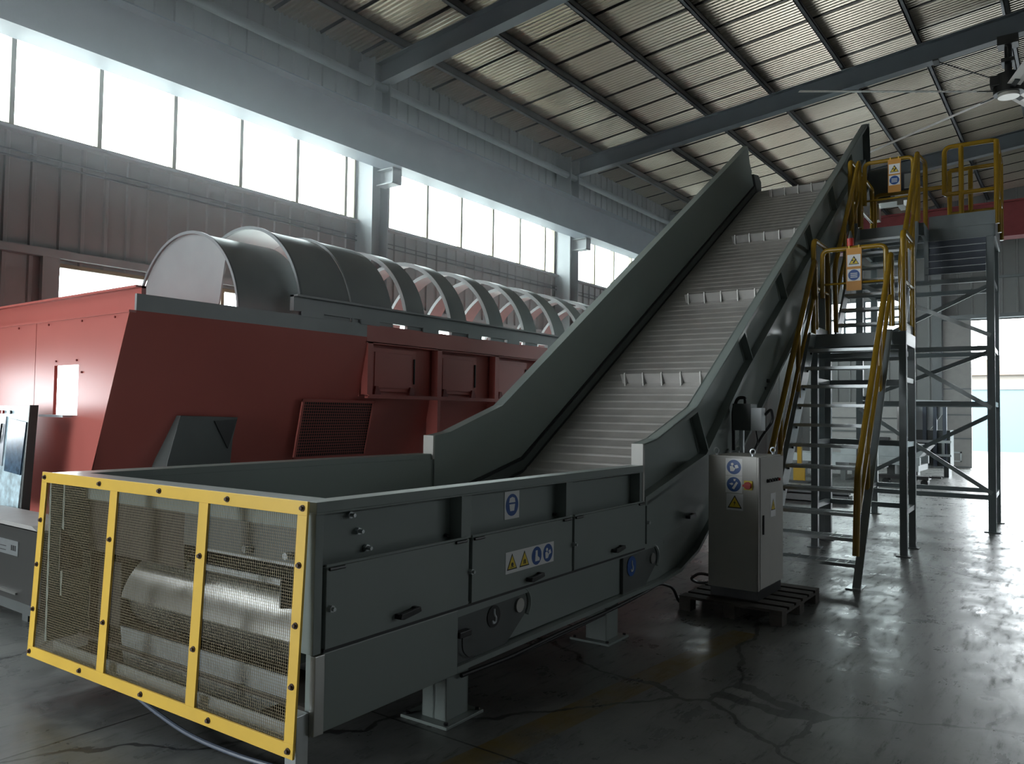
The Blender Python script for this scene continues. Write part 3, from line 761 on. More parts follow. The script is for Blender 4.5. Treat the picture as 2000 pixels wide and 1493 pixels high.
# cleats: upright plate with gusset fins
for yc in (8.72, 10.75, 12.78, 14.88):
    zc = zbelt(yc); th = math.atan(.615)
    F = Fr(C.P(-3.66, yc, zc), C.u, C.v*math.cos(th)+Vector((0, 0, 1))*math.sin(th))
    m_ = MB(F).box(-.66, .66, -.006, .006, 0, .13)
    c_ = m_.build('belt_cleat', BELT, conv)
    for k in range(6):
        x = -.60+k*.24
        m_ = MB(F).prism([(-.075, .0), (.075, .0), (.012, .15), (-.012, .15)], x-.007, x+.007, 'x')
        m_.build('cleat_gusset', BELT, c_)
# --- tail drum, hood plates and floor behind the guard
MB(C).cyl((-4.45, 2.78, .56), (-2.76, 2.78, .56), .235, 40).build('tail_drum', STEEL, conv)
MB(C).arcband(0, 0, .30, .306, .2, 1.6, 0, 1.50, 18, fr=Fr(C.P(-4.3, 2.72, .52), C.v*-1, C.u, (0, 0, 1))).build('drum_hood', STEEL, conv)
MB(C).prism([(-4.25, .215), (-3.10, .215), (-2.85, .33), (-2.85, .42), (-4.3, .42)], 2.42, 2.43, 'y').build('scraper_plate', GALV, conv)
MB(C).box(-4.5, -2.76, 2.50, 2.53, .80, .83).box(-4.5, -2.76, 2.50, 2.53, .90, .98).build('cross_bar', GALV, conv)
MB(C).box(-3.75, NI, 2.44, 2.46, .93, 1.22).build('inner_baffle', GREYD, conv)
MB(C).box(FI, -3.75, 2.445, 2.46, .80, 1.22).build('inner_baffle', TAILIN, conv)
MB(C).box(FI, FI+.012, 2.46, 3.5, .23, .95).build('tail_dark_sheet', TAILIN, conv)  # dark sheet added so the far inner wall looks shaded
MB(C).prism([(2.46, .95), (3.5, .72), (3.5, .70), (2.46, .93)], FI, NI, 'x').build('drum_light_shield', TAILIN, conv)  # added plate that keeps light from the open hopper out of the tail
for x in (-3.2, -2.9): MB(C).cyl((x, 2.44, .97), (x, 2.40, .97), .018, 6).build('baffle_bolt', GALV, conv)
MB(C).box(FI, NI, 2.25, 3.3, .215, .23).build('tail_floor', TAILIN, conv)
MB(C).box(FI, NI, 2.262, 2.275, .225, .30).build('tail_sill', GALV, conv)
MB(C).prism([(2.27, .91), (2.40, .91), (2.40, .75), (2.27, .78)], -2.77, -2.762, 'x').build('gusset_plate', GREYD, conv)
MB(C).prism([(2.27, .95), (2.40, .80), (2.40, .70), (2.27, .70)], -4.70, -4.692, 'x').build('gusset_plate', GREYD, conv)
for x0, x1 in ((-4.7, -4.45), (-2.76, -2.70)): MB(C).box(x0, x1, 2.5, 2.9, .36, .74).build('drum_bearing', TAILIN, conv, .01)
# --- yellow mesh guard (leaning out a little at the bottom)
gu = Vector(C.u); gv = (C.P(0, 2.262, 1.258)-C.P(0, 2.212, .20)).normalized()
G = Fr(C.P(-3.735, 2.212, .20), gu, gv, gv.cross(gu)*-1)
if G.n.dot(C.v) > 0: G = Fr(G.o, G.u, G.v, -G.n)
W2, GH, bw = 1.155, 1.059, .060
gm = MB(G)
gm.box(-W2, W2, GH-bw, GH, 0, .012).box(-W2, W2, 0, bw, 0, .012).box(-W2, -W2+bw, bw, GH-bw, 0, .012).box(W2-bw, W2, bw, GH-bw, 0, .012)
gm.box(-.40, -.40+.072, bw, GH-bw, 0, .012).box(.395, .395+.072, bw, GH-bw, 0, .012)
gd = gm.build('tail_guard', YEL, conv, .0015, label='bright yellow guard frame with wire mesh')
def xm(o): return o
wm = MB(G); pit = .0132
k = 0
while -W2+bw*.6+k*pit < W2-bw*.6:
    x = -W2+bw*.6+k*pit; wm.box(x-.0007, x+.0007, bw*.6, GH-bw*.6, -.004, -.0026); k += 1
k = 0
while bw*.6+k*pit < GH-bw*.6:
    y = bw*.6+k*pit; wm.box(-W2+bw*.6, W2-bw*.6, y-.0007, y+.0007, -.0054, -.004); k += 1
wm.build('wire_mesh', WIRE, gd)
bolts = [(-W2+.035, GH-.03), (-.51, GH-.03), (.06, GH-.03), (.61, GH-.03), (W2-.03, GH-.03),
         (-W2+.03, .78), (-W2+.03, .525), (-W2+.03, .27), (-W2+.03, .03), (-.363, .745), (-.363, .315), (.431, .75), (.431, .32),
         (W2-.03, .79), (W2-.03, .54), (W2-.03, .29), (W2-.03, .03), (-.56, .03), (.03, .03), (.58, .03)]
for x, y in bolts:
    MB(G).cyl((x, y, .012), (x, y, .016), .014, 14).cyl((x, y, .016), (x, y, .026), .009, 6).build('guard_bolt', RUST, gd)
# --- junction box on the side behind the cabinet
jb = MB(C).box(-2.54, -2.36, 7.52, 7.72, 1.50, 1.76).build('junction_box', GREYD, conv, .004)
MB(C).box(-2.355, -2.25, 7.50, 7.62, 1.50, 1.72).build('box_cover', PALE, jb, .004)
MB(C).box(-2.50, -2.46, 7.6, 7.64, 1.25, 1.50).box(-2.56, -2.5, 7.58, 7.66, 1.25, 1.30).build('box_bracket', GALV, jb)
MB(C).tube([(-2.44, 7.60, 1.76), (-2.44, 7.60, 1.82), (-2.52, 7.62, 1.82), (-2.56, 7.60, 1.70), (-2.56, 7.62, 1.3)], .017, 8, bend=.05).build('conduit', BLACK, jb)
MB(C).tube([(-2.32, 7.56, 1.50), (-2.30, 7.56, 1.38), (-2.36, 7.50, 1.25), (-2.38, 7.40, 1.1)], .008, 6, bend=.05).build('conduit', BLACK, jb)
MB(C).tube([(-2.25, 7.60, 1.65), (-2.20, 7.64, 1.72), (-2.19, 7.68, 1.60), (-2.30, 7.62, 1.42), (-2.34, 7.56, 1.30)], .014, 8, bend=.06).build('conduit', BLACK, jb)
# --- head drive: gear motor, shaft guard
dm = MB(C).cyl((-2.55, 15.0, 5.75), (-2.22, 15.0, 5.75), .30, 28).build('gear_motor', GREYD, conv)
MB(C).cyl((-2.22, 15.0, 5.75), (-1.85, 15.0, 5.75), .19, 24).build('motor_body', BLUES, dm)
MB(C).box(-2.45, -1.80, 14.75, 15.15, 5.38, 5.44).box(-2.5, -2.4, 14.8, 15.0, 5.1, 5.38).box(-2.1, -2.0, 14.72, 15.15, 5.30, 5.38).build('motor_base', STEEL, dm)
MB(C).box(-2.0, -1.90, 14.8, 14.82, 5.6, 5.85).build('terminal_box', PALE, dm)
MB(C).cyl((-2.58, 13.6, 5.05), (-2.50, 13.6, 5.05), .09, 18).build('shaft_bearing', GREYD, conv)

# ---------------------------------------------------------------- cables
cb = MB(C).tube([(NX-.02, 3.35, .235), (NX-.01, 3.8, .225), (NX-.01, 4.4, .24), (NX-.005, 5.0, .245), (NX-.01, 5.6, .262), (NX-.02, 5.95, .28), (NX-.02, 6.22, .20), (NX-.03, 6.36, .05), (NX-.04, 6.5, .014), (NX-.04, 6.75, .014)], .012, 8, bend=.1)
tag(cb.build('power_cable', RUBBER), 'thick black cable running under the near bottom edge of the conveyor', 'cable', 'cables under the conveyor')
cb = MB(C).tube([(NX-.08, 3.35, .205), (NX-.06, 3.9, .19), (NX-.06, 4.5, .195), (NX-.06, 5.1, .205), (NX-.06, 5.7, .23), (NX-.06, 6.0, .275)], .009, 8, bend=.1)
tag(cb.build('power_cable', RUBBER), 'thinner black cable sagging just below the conveyor edge cable', 'cable', 'cables under the conveyor')
cb = MB().tube([(-2.63, 6.60, .24), (-2.82, 6.75, .22), (-3.02, 7.0, .10), (-3.05, 7.25, .014), (-2.90, 7.38, .014), (-2.83, 7.05, .014), (-2.83, 6.82, .014)], .014, 8, bend=.25)
tag(cb.build('cable_loop', RUBBER), 'black cable loop lying on the floor between cabinet and conveyor', 'cable')
cb = MB(C).tube([(-4.2, 2.38, .14), (-3.9, 2.36, .08), (-3.5, 2.34, .03), (-3.1, 2.36, .02), (-2.8, 2.42, .012)], .011, 8, bend=.2)
tag(cb.build('hose', BLUES), 'dark blue hose sagging below the yellow guard frame', 'hose')

# ---------------------------------------------------------------- control cabinet on a pallet
px0, px1, py0, py1 = -2.78, -1.92, 6.22, 7.28
pal = thing('pallet', (-2.35, 6.75, 0), 'dark weathered wooden pallet under the grey control cabinet', 'pallet')
for i in range(6):
    y = py0+i*(py1-py0-.13)/5
    MB().box(px0, px1, y, y+.13, .10, .122).build('deck_board', WOOD, pal, .002)
for x in (px0, (px0+px1)/2-.05, px1-.10):
    MB().box(x, x+.10, py0, py1, .08, .10).build('stringer_board', WOOD, pal, .002)
    for y in (py0, (py0+py1)/2-.06, py1-.12): MB().box(x, x+.10, y, y+.12, .0, .08).build('pallet_block', WOOD, pal, .002)
kb = thing('control_cabinet', (-2.38, 6.71, .122), 'light grey electrical control cabinet with safety stickers and eye bolts', 'cabinet')
ax0, ax1, ay0, ay1 = -2.597, -2.162, 6.40, 7.03
MB().box(ax0+.015, ax1-.015, ay0+.015, ay1-.015, .122, .20).build('plinth', BLACK, kb)
MB().box(ax0, ax1-.02, ay0, ay1, .20, 1.305).build('cabinet_body', CAB, kb, .003)
dr = MB().box(ax1-.018, ax1, ay0+.035, ay1, .215, 1.295).build('cabinet_door', CAB, kb, .002)
MB().box(ax1-.02, ax1-.004, ay0, ay0+.028, .205, 1.30).build('door_frame', CAB, kb, .002)
MB().box(ax1, ax1+.012, ay0+.085, ay0+.105, .66, .82).build('door_handle', BLACK, dr, .003)
for x, y in ((ax0+.05, ay0+.05), (ax1-.07, ay0+.05), (ax0+.05, ay1-.06), (ax1-.07, ay1-.06)):
    MB().cyl((x, y, 1.305), (x, y, 1.322), .014, 10).tube([(x+.022*math.cos(a), y, 1.344+.022*math.sin(a)) for a in [2*pi*k/14 for k in range(14)]], .006, 6, True).build('eye_bolt', GALV, kb)
def front(x, z): return Fr((x, ay0-.0005, z), (1, 0, 0), (0, 0, 1), (0, -1, 0))
for i, (z, g_) in enumerate(((1.213, person_book), (1.068, hand_wedge))):
    s = plate(kb, front(-2.375, z), .142, .142); mandatory(s, front(-2.375, z), .138, g_)
s = plate(kb, front(-2.367, .922), .142, .138); warning(s, front(-2.367, .92), .145, bolt_sym)
sw = MB().box(-2.285, -2.215, 6.385, 6.40, 1.03, 1.105).build('main_switch', SYEL, kb, .002)
MB().cyl((-2.25, 6.385, 1.067), (-2.25, 6.365, 1.067), .030, 20).box(-2.283, -2.217, 6.345, 6.366, 1.058, 1.076).build('switch_knob', REDP, sw)
for k in range(5):
    y = 6.60+k*.068
    b_ = MB().cyl((ax1, y, 1.097), (ax1+.012, y, 1.097), .016, 14).build('push_button', BLACK, dr)
    MB().cyl((ax1+.012, y, 1.097), (ax1+.026, y, 1.097), .012, 12).build('button_cap', REDP if k == 4 else BLACK, b_)
f_ = Fr((ax1+.0005, 6.755, .885), (0, 1, 0), (0, 0, 1), (1, 0, 0))
s = plate(dr, f_, .13, .20); warning(s, f_, .13, bolt_sym)

# ---------------------------------------------------------------- access stairs and platforms
st = thing('access_stairs', C.P(-1.95, 8.2, 0), 'grey steel stair with yellow handrails climbing to the lower platform', 'stairs')
XL, XR = -2.40, -1.56
P1, Z1 = 10.30, 2.68
slope = (2.46-.21)/(10.10-8.42)
def ystep(z): return 8.30+(z-.21)/slope
def stair_side(x0, x1, ya, za, yb, zb, parent, name='stringer', dep=.20):
    d = Vector((yb-ya, zb-za)).normalized(); n = Vector((-d.y, d.x))
    def Q(y, z, k): return (y+n.x*k, z+n.y*k)
    MB(C).prism([(ya-.02, max(0.012, za)), (ya+.26, max(.012, za)), (yb+.26, zb), (yb-.02, zb)], x0, x1, 'x').build(name, TGREY, parent)
for x in (XL-.03, XR+.0):
    stair_side(x, x+.03, 8.10, .012, 10.04, Z1, st)
    MB(C).box(x-.05, x+.09, 8.02, 8.28, 0, .012).build('foot_plate', GALV, st)
    # flange lips of the channel stringers
    xo = x-.045 if x < -2 else x+.03
    MB(C).prism([(8.08, .012), (8.10, .012), (10.04, Z1), (10.02, Z1)], xo, xo+.045, 'x').build('stringer_lip', TGREY, st)
def tread(parent, x0, x1, y, z, run=.24):
    t = MB(C).box(x0, x1, y, y+.012, z-.035, z).box(x0, x1, y+run-.012, y+run, z-.035, z).build('tread', GALV, parent)
    g = MB(C)
    n = int((x1-x0)/.10)
    for k in range(1, n+1): g.box(x0+k*(x1-x0)/(n+1)-.003, x0+k*(x1-x0)/(n+1)+.003, y+.012, y+run-.012, z-.02, z-.002)
    for k in range(1, 6): g.box(x0, x1, y+k*run/6-.0015, y+k*run/6+.0015, z-.03, z)
    g.build('tread_grating', GALV, t)
    return t
for k in range(11): 
    z = .21+k*.2255
    tread(st, XL, XR, 8.22+(z-.21)/slope, z)
    for x in (XL, XR-.02): MB(C).cyl((x, 8.30+(z-.21)/slope, z-.05), (x+.02, 8.30+(z-.21)/slope, z-.05), .012, 6).build('tread_bolt', BLACK, st)
# handrails of the flight
for x in (XL-.02, XR+.02):
    y0, z0 = 8.16, .30
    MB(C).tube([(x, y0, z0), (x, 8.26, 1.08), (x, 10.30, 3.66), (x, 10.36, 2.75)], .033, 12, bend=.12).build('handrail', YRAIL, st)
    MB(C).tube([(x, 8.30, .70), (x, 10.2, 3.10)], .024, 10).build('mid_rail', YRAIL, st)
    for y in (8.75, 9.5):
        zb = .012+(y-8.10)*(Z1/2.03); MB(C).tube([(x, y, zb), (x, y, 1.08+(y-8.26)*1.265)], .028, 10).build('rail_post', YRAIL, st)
# platform 1 on four posts
PX0, PX1, PY0, PY1 = -2.47, -1.38, 10.30, 11.12
MB(C).box(PX0, PX1, PY0, PY0+.06, Z1-.16, Z1+.0).box(PX0, PX1, PY1-.06, PY1, Z1-.16, Z1).box(PX0, PX0+.06, PY0, PY1, Z1-.16, Z1).box(PX1-.06, PX1, PY0, PY1, Z1-.16, Z1).build('platform_frame', TGREY, st, .003)
m_ = MB(C)
for k in range(22): m_.box(PX0+.06, PX1-.06, PY0+.06+k*.033, PY0+.064+k*.033, Z1-.03, Z1-.002)
for k in range(10): m_.box(PX0+.06+k*.1, PX0+.064+k*.1, PY0+.06, PY1-.06, Z1-.026, Z1-.004)
m_.build('platform_grating', GALV, st)
MB(C).box(PX0, PX1, PY0+.10, PY0+.16, Z1-.30, Z1-.24).box(PX0, PX1, PY1-.10, PY1-.04, Z1-.30, Z1-.24).bar((PX0+.1, PY0, Z1-.2), (PX1-.1, PY1, Z1-.2), .05, .05).build('under_beam', TGREY, st)
for x in (PX0+.04, PX1-.04):
    for y in (PY0+.04, PY1-.05):
        p = MB(C).box(x-.04, x+.04, y-.04, y+.04, .012, Z1-.16).build('post', TGREY, st, .003)
        MB(C).box(x-.08, x+.08, y-.08, y+.08, 0, .012).build('foot_plate', TGREY, p)
for z in (.52, 1.32, 2.10):
    MB(C).box(PX1-.07, PX1-.01, PY0+.08, PY1-.09, z-.03, z+.03).build('side_tie', GALV if z > 1 else TGREY, st)
    MB(C).box(PX0+.01, PX0+.07, PY0+.08, PY1-.09, z-.03, z+.03).build('side_tie', TGREY, st)
for za, zb in ((.49, .55), (2.05, 2.13), (1.28, 1.35)): MB(C).box(PX0+.08, PX1-.08, PY1-.08, PY1-.02, za, zb).build('cross_tie', TGREY, st)
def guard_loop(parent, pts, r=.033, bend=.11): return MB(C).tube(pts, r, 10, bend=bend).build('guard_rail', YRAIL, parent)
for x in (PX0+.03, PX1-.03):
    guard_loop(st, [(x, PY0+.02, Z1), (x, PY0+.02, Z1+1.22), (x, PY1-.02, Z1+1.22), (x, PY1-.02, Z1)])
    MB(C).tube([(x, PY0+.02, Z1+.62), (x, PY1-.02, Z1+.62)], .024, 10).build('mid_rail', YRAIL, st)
    MB(C).box(x-.004, x+.004, PY0+.02, PY1-.02, Z1, Z1+.12).build('toe_board', TGREY, st)
MB(C).box(-1.40, -1.39, 10.62, 10.78, Z1+.60, Z1+1.05).build('rail_plate', PALE, st)
gate = MB(C).tube([(XL+.08, 10.27, Z1+.45), (XL+.08, 10.27, Z1+1.05), (XR-.03, 10.27, Z1+1.05), (XR-.03, 10.27, Z1+.45)], .03, 12, bend=.08).build('safety_gate', YRAIL, st)
MB(C).tube([(XL+.04, 10.27, Z1+.62), (XR-.05, 10.27, Z1+.62)], .014, 8).build('gate_bar', YRAIL, gate)
# second flight
U1, UZ = 12.70, 4.50
XA, XB = -2.33, -1.56
for x in (XA-.03, XB):
    stair_side(x, x+.03, 11.05, Z1, 12.60, UZ, st)
    MB(C).tube([(x+.015, 11.15, Z1+.1), (x+.015, 11.10, Z1+1.02), (x+.015, 12.75, UZ+1.08), (x+.015, 12.80, UZ+.05)], .033, 12, bend=.1).build('handrail', YRAIL, st)
    MB(C).tube([(x+.015, 11.15, Z1+.58), (x+.015, 12.75, UZ+.58)], .024, 10).build('mid_rail', YRAIL, st)
    for y in (11.7, 12.25): MB(C).tube([(x+.015, y, Z1+(y-11.05)*1.174), (x+.015, y, Z1+1.02+(y-11.1)*1.145)], .024, 10).build('rail_post', YRAIL, st)
for k in range(7): tread(st, XA, XB, 11.22+k*.197, Z1+.2275*(k+1))

# upper tower
tw = thing('platform_tower', C.P(-1.55, 14.0, 0), 'tall grey braced platform tower with yellow guard rails on top', 'tower')
TX0, TX1, TY0, TY1 = -2.45, -.67, 13.34, 14.60
for x in (TX0, TX1):
    for y in (TY0, TY1):
        p = MB(C).box(x-.05, x+.05, y-.05, y+.05, .014, UZ-.18).build('post', TGREY, tw, .003)
        MB(C).box(x-.10, x+.10, y-.10, y+.10, 0, .014).build('foot_plate', TGREY, p)
LV = (.50, 1.86, 2.68, 3.70)
for z in LV:
    for y in (TY0, TY1): MB(C).box(TX0+.05, TX1-.05, y-.035, y+.035, z-.035, z+.035).build('horizontal_tie', TGREY, tw)
    for x in (TX0, TX1): MB(C).box(x-.035, x+.035, TY0+.05, TY1-.05, z-.035, z+.035).build('horizontal_tie', GALV if x > -1 else TGREY, tw)
DI = [((TX1, .56), (TX0, 1.78)), ((TX0, .70), (TX1, 1.70)), ((TX1, 1.80), (TX0, 2.95)), ((TX0, 1.92), (TX1, 2.64)), ((TX1, 2.86), (TX0, 3.75)), ((TX0, 2.75), (TX1, 3.62))]
for k, ((xa, za), (xb, zb)) in enumerate(DI):
    y = TY0+.045 if k % 2 else TY0-.045
    MB(C).bar((xa, y, za), (xb, y, zb), .012, .06, (0, 0, 1)).bar((xa, y+.02, za-.027), (xb, y+.02, zb-.027), .05, .008).build('diagonal_brace', TGREY if k % 2 else GALV, tw)
# deck
DX0, DX1, DY0, DY1 = -2.50, -.60, 12.72, 14.66
MB(C).box(DX0, DX1, TY0-.05, TY0+.0, UZ-.18, UZ).box(DX0, -1.46, DY0, DY0+.05, UZ-.18, UZ).box(DX0, DX1, DY1-.05, DY1, UZ-.18, UZ).box(DX0, DX0+.05, DY0, DY1, UZ-.18, UZ).box(DX1-.05, DX1, TY0-.05, DY1, UZ-.18, UZ).box(-1.51, -1.46, DY0, DY1, UZ-.18, UZ).build('platform_frame', TGREY, tw, .003)
m_ = MB(C)
for k in range(40): m_.box(DX0+.05, -1.51, DY0+.06+k*.046, DY0+.064+k*.046, UZ-.03, UZ-.002)
for k in range(26): m_.box(-1.46, DX1-.05, TY0+.02+k*.048, TY0+.024+k*.048, UZ-.03, UZ-.002)
m_.build('platform_grating', GALV, tw)
MB(C).box(-1.46, DX1, TY0-.055, TY0-.045, UZ, UZ+.20).build('toe_board', TGREY, tw)
MB(C).box(DX0, -2.36, DY0-.01, DY0, UZ, UZ+.10).build('toe_board', TGREY, tw)
MB(C).box(DX1-.01, DX1, TY0, DY1, UZ, UZ+.15).build('toe_board', TGREY, tw)
# slatted screen under the platform edge
for k in range(5):
    z = 4.315-.105*k
    MB(C).box(-1.47-.008*k, TX1-.05, TY0-.06-.012*k, TY0-.04-.012*k, z-.086, z).box(-1.47-.008*k, TX1-.05, TY0-.085-.012*k, TY0-.04-.012*k, z-.094, z-.086).build('screen_slat', BLUES, tw)
MB(C).box(-1.52, -1.46, TY0-.12, TY0-.05, 3.70, UZ-.18).build('screen_post', TGREY, tw)
# rails on top
RZ = UZ+1.24
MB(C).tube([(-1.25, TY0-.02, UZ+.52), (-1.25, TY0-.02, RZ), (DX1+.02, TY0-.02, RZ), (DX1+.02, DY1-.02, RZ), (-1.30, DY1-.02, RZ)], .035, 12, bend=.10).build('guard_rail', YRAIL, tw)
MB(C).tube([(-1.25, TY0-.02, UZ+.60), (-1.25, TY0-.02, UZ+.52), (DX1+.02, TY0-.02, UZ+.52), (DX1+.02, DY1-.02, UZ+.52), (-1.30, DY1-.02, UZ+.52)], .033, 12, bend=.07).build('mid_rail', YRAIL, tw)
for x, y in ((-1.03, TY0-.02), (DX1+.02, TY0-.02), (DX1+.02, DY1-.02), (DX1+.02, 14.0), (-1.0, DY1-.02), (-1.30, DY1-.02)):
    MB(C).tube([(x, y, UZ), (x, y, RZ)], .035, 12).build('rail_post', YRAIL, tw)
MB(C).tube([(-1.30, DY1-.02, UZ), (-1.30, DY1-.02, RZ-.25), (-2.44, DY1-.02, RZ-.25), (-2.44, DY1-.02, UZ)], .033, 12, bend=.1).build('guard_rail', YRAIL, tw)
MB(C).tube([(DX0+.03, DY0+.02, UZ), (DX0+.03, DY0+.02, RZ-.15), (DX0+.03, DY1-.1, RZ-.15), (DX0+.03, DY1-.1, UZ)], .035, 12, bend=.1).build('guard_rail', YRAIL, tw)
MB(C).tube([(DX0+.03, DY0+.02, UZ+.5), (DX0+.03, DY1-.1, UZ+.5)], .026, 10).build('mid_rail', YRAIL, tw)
for y in (13.1, 13.6): MB(C).tube([(DX0+.03, y, UZ), (DX0+.03, y, RZ-.15)], .032, 10).build('rail_post', YRAIL, tw)
gate = MB(C).tube([(-2.26, 12.72, UZ+.35), (-2.26, 12.72, UZ+1.0), (-1.60, 12.72, UZ+1.0), (-1.60, 12.72, UZ+.35)], .03, 12, bend=.08).build('safety_gate', YRAIL, tw)
MB(C).tube([(-2.26, 12.72, UZ+.42), (-1.60, 12.72, UZ+.42)], .016, 8).build('gate_bar', YRAIL, gate)
MB(C).tube([(-1.56, 12.75, UZ+.02), (-1.56, 12.75, RZ-.2), (-1.50, 13.25, RZ-.2), (-1.50, 13.25, UZ)], .033, 12, bend=.1).build('guard_rail', YRAIL, tw)
# hanging warning boards
def board(fr, wd, ht, label):
    b = thing('warning_board', fr.P(0, 0, 0), label, 'sign', 'warning boards on the stair gates')
    MB().box(-wd/2, wd/2, -ht, 0, 0, .006, fr=fr).build('board_panel', ORANGE, b, .001)
    q = wd*.86
    f1 = Fr(fr.P(0, -ht*.30, .006), fr.u, fr.v, fr.n); p = plate(b, f1, q, q*.98, 'sign_plate'); warning(p, f1, q*.95, hand_wedge)
    f2 = Fr(fr.P(0, -ht*.64, .006), fr.u, fr.v, fr.n); p = plate(b, f2, q, q*.98, 'sign_plate'); mandatory(p, f2, q*1.0, None)
    m_ = MB()
    for k in range(3): m_.box(-q*.26, q*.26, q*(.13-.15*k)-.006, q*(.13-.15*k)+.006, .002, .003, fr=f2)
    m_.build('sign_line', PALE, p)
    m_ = MB()
    for x in (-wd*.32, wd*.32): m_.box(x-.008, x+.008, -.01, .03, 0, .008, fr=fr).box(x-.008, x+.008, .022, .03, 0, .05, fr=Fr(fr.o, fr.u, fr.v, -fr.n)).box(x-.008, x+.008, -.01, .03, .045, .053, fr=Fr(fr.o, fr.u, fr.v, -fr.n))
    m_.build('board_hook', YEL, b)
board(Fr(C.P(-1.945, 10.240, Z1+1.048), C.u, (0, 0, 1), -C.v), .175, .53, 'orange warning board hanging from the lower stair gate')
board(Fr(C.P(-1.845, 12.690, UZ+.998), C.u, (0, 0, 1), -C.v), .175, .50, 'orange warning board hanging from the upper platform gate')
bc = MB(C).cyl((-1.99, 10.27, Z1+1.075), (-1.99, 10.27, Z1+1.17), .042, 16).build('beacon_lamp', REDP, st, label='small red beacon on the stair gate')
MB(C).cyl((-1.99, 10.27, Z1+1.17), (-1.99, 10.27, Z1+1.27), .030, 16, r2=.008).build('beacon_cap', GREYD, bc)

# ---------------------------------------------------------------- red trommel machine
MX, MY = -6.40, 3.34
tm = thing('trommel_machine', (-7.7, 7.0, 0), 'large red screening machine with grey drum hoops behind the conveyor', 'machine')
ME = 17.5
LEAN0, LEAN1 = .41, .20          # the side leans in towards the floor, most at the front corner
def lean(y): return LEAN0+(LEAN1-LEAN0)*min(1, (y-MY)/(6.02-MY))
def xs(y, z): return MX-lean(y)*max(0, 2.457-z)
def xw(z): return xs(MY, z)
def yf(z): return MY
sw_ = MB()
def side_patch(y0, y1, z0, z1, n):
    vs = []; fs = []
    for k in range(n+1):
        y = y0+(y1-y0)*k/n
        for z in (z0, z1): vs += [Vector((xs(y, z), y, z)), Vector((xs(y, z)-.03, y, z))]
    for k in range(n):
        a, b = 4*k, 4*k+4
        fs += [(a, b, b+2, a+2), (a+1, a+3, b+3, b+1), (a, a+1, b+1, b), (a+2, b+2, b+3, a+3)]
    sw_._add(vs, fs, True)
    sw_._add([v.copy() for v in vs[:4]], [(0, 2, 3, 1)]); sw_._add([v.copy() for v in vs[-4:]], [(0, 1, 3, 2)])
side_patch(MY-.004, 6.02, .25, 2.457, 24); side_patch(6.02, ME, .25, 1.80, 1)
sw_.build('side_panel', RED, tm)
MB().box(MX-.03, MX+.0, 6.0, ME, 2.40, 2.60).build('top_rail', RED, tm)
MB().box(MX-.03, MX, MY+.05, 6.0, 2.457, 2.60).build('side_apron', HOOP, tm)
MB().box(MX-.14, MX, 6.0, ME, 2.39, 2.41).build('recess_top', RED, tm)
MB().box(MX-.02, MX+.035, 6.0, ME, 1.78, 1.82).box(MX-.02, MX+.05, 6.0, ME, 1.80, 1.812).build('hatch_sill', RED, tm)
hy = 6.08
for k in range(9):
    y0 = hy+k*1.16
    MB().box(MX-.10, MX+.0, y0-.06, y0+.02, 1.82, 2.40).build('hatch_post', RED, tm)
    MB().box(MX-.14, MX-.12, y0-.07, y0+1.10, 1.80, 2.40).build('recess_panel', RED, tm)
    h = MB().box(MX-.12, MX-.085, y0+.06, y0+.80, 1.86, 2.36).build('hatch', RED, tm, .004)
    MB().box(MX-.085, MX-.075, y0+.12, y0+.72, 1.90, 2.31).build('hatch_panel', RED, h, .003)
    for dy in (.10, .66): MB().prism([(y0+dy, 1.825), (y0+dy+.10, 1.825), (y0+dy+.06, 1.92), (y0+dy+.02, 1.92)], MX-.085, MX-.05, 'x').build('hatch_hinge', REDIN, h)
    MB().box(MX-.085, MX-.07, y0+.76, y0+.775, 1.96, 2.26).build('hatch_bar', BLACK, h)
    MB().box(MX-.03-.17*.9, MX+.0, y0-.05, y0+.0, .25, 1.78).build('side_rib', RED, tm) if k else None
# vent grille in the leaning panel
V = Fr((MX-.22*1.337+.03, 5.23, 1.12), (0, 1, 0), (.22, 0, 1))
if V.n.x < 0: V = Fr(V.o, V.u, V.v, -V.n)
vg = MB(V); vw, vh = 1.02, .65
vg.box(0, vw, 0, .03, 0, .02).box(0, vw, vh-.03, vh, 0, .02).box(0, .03, 0, vh, 0, .02).box(vw-.03, vw, 0, vh, 0, .02)
v = vg.build('vent_grille', RED, tm, .002)
MB(V).box(.02, vw-.02, .02, vh-.02, 0, .004).build('vent_dark_sheet', BLACK, v)  # black sheet painting the darkness inside the vent holes
m_ = MB(V)
for k in range(1, 33): m_.box(.03+k*.96/33-.0028, .03+k*.96/33+.0028, .03, vh-.03, .0042, .006)
for k in range(1, 19): m_.box(.03, vw-.03, .03+k*.59/19-.0028, .03+k*.59/19+.0028, .0042, .0065)
m_.build('vent_bar', RED, v)
# dark chute bolted on the side
MB().prism([(3.97, 1.573), (4.57, 1.56), (4.52, 1.35), (4.50, 1.10), (4.40, .80), (3.80, .80), (3.86, 1.17)], -7.0, -6.66, 'x').build('side_chute', GREYD, tm, .004)
MB().prism([(4.31, 1.525), (4.555, 1.54), (4.46, 1.26)], -6.66, -6.645, 'x').build('chute_flap', BLACK, tm)
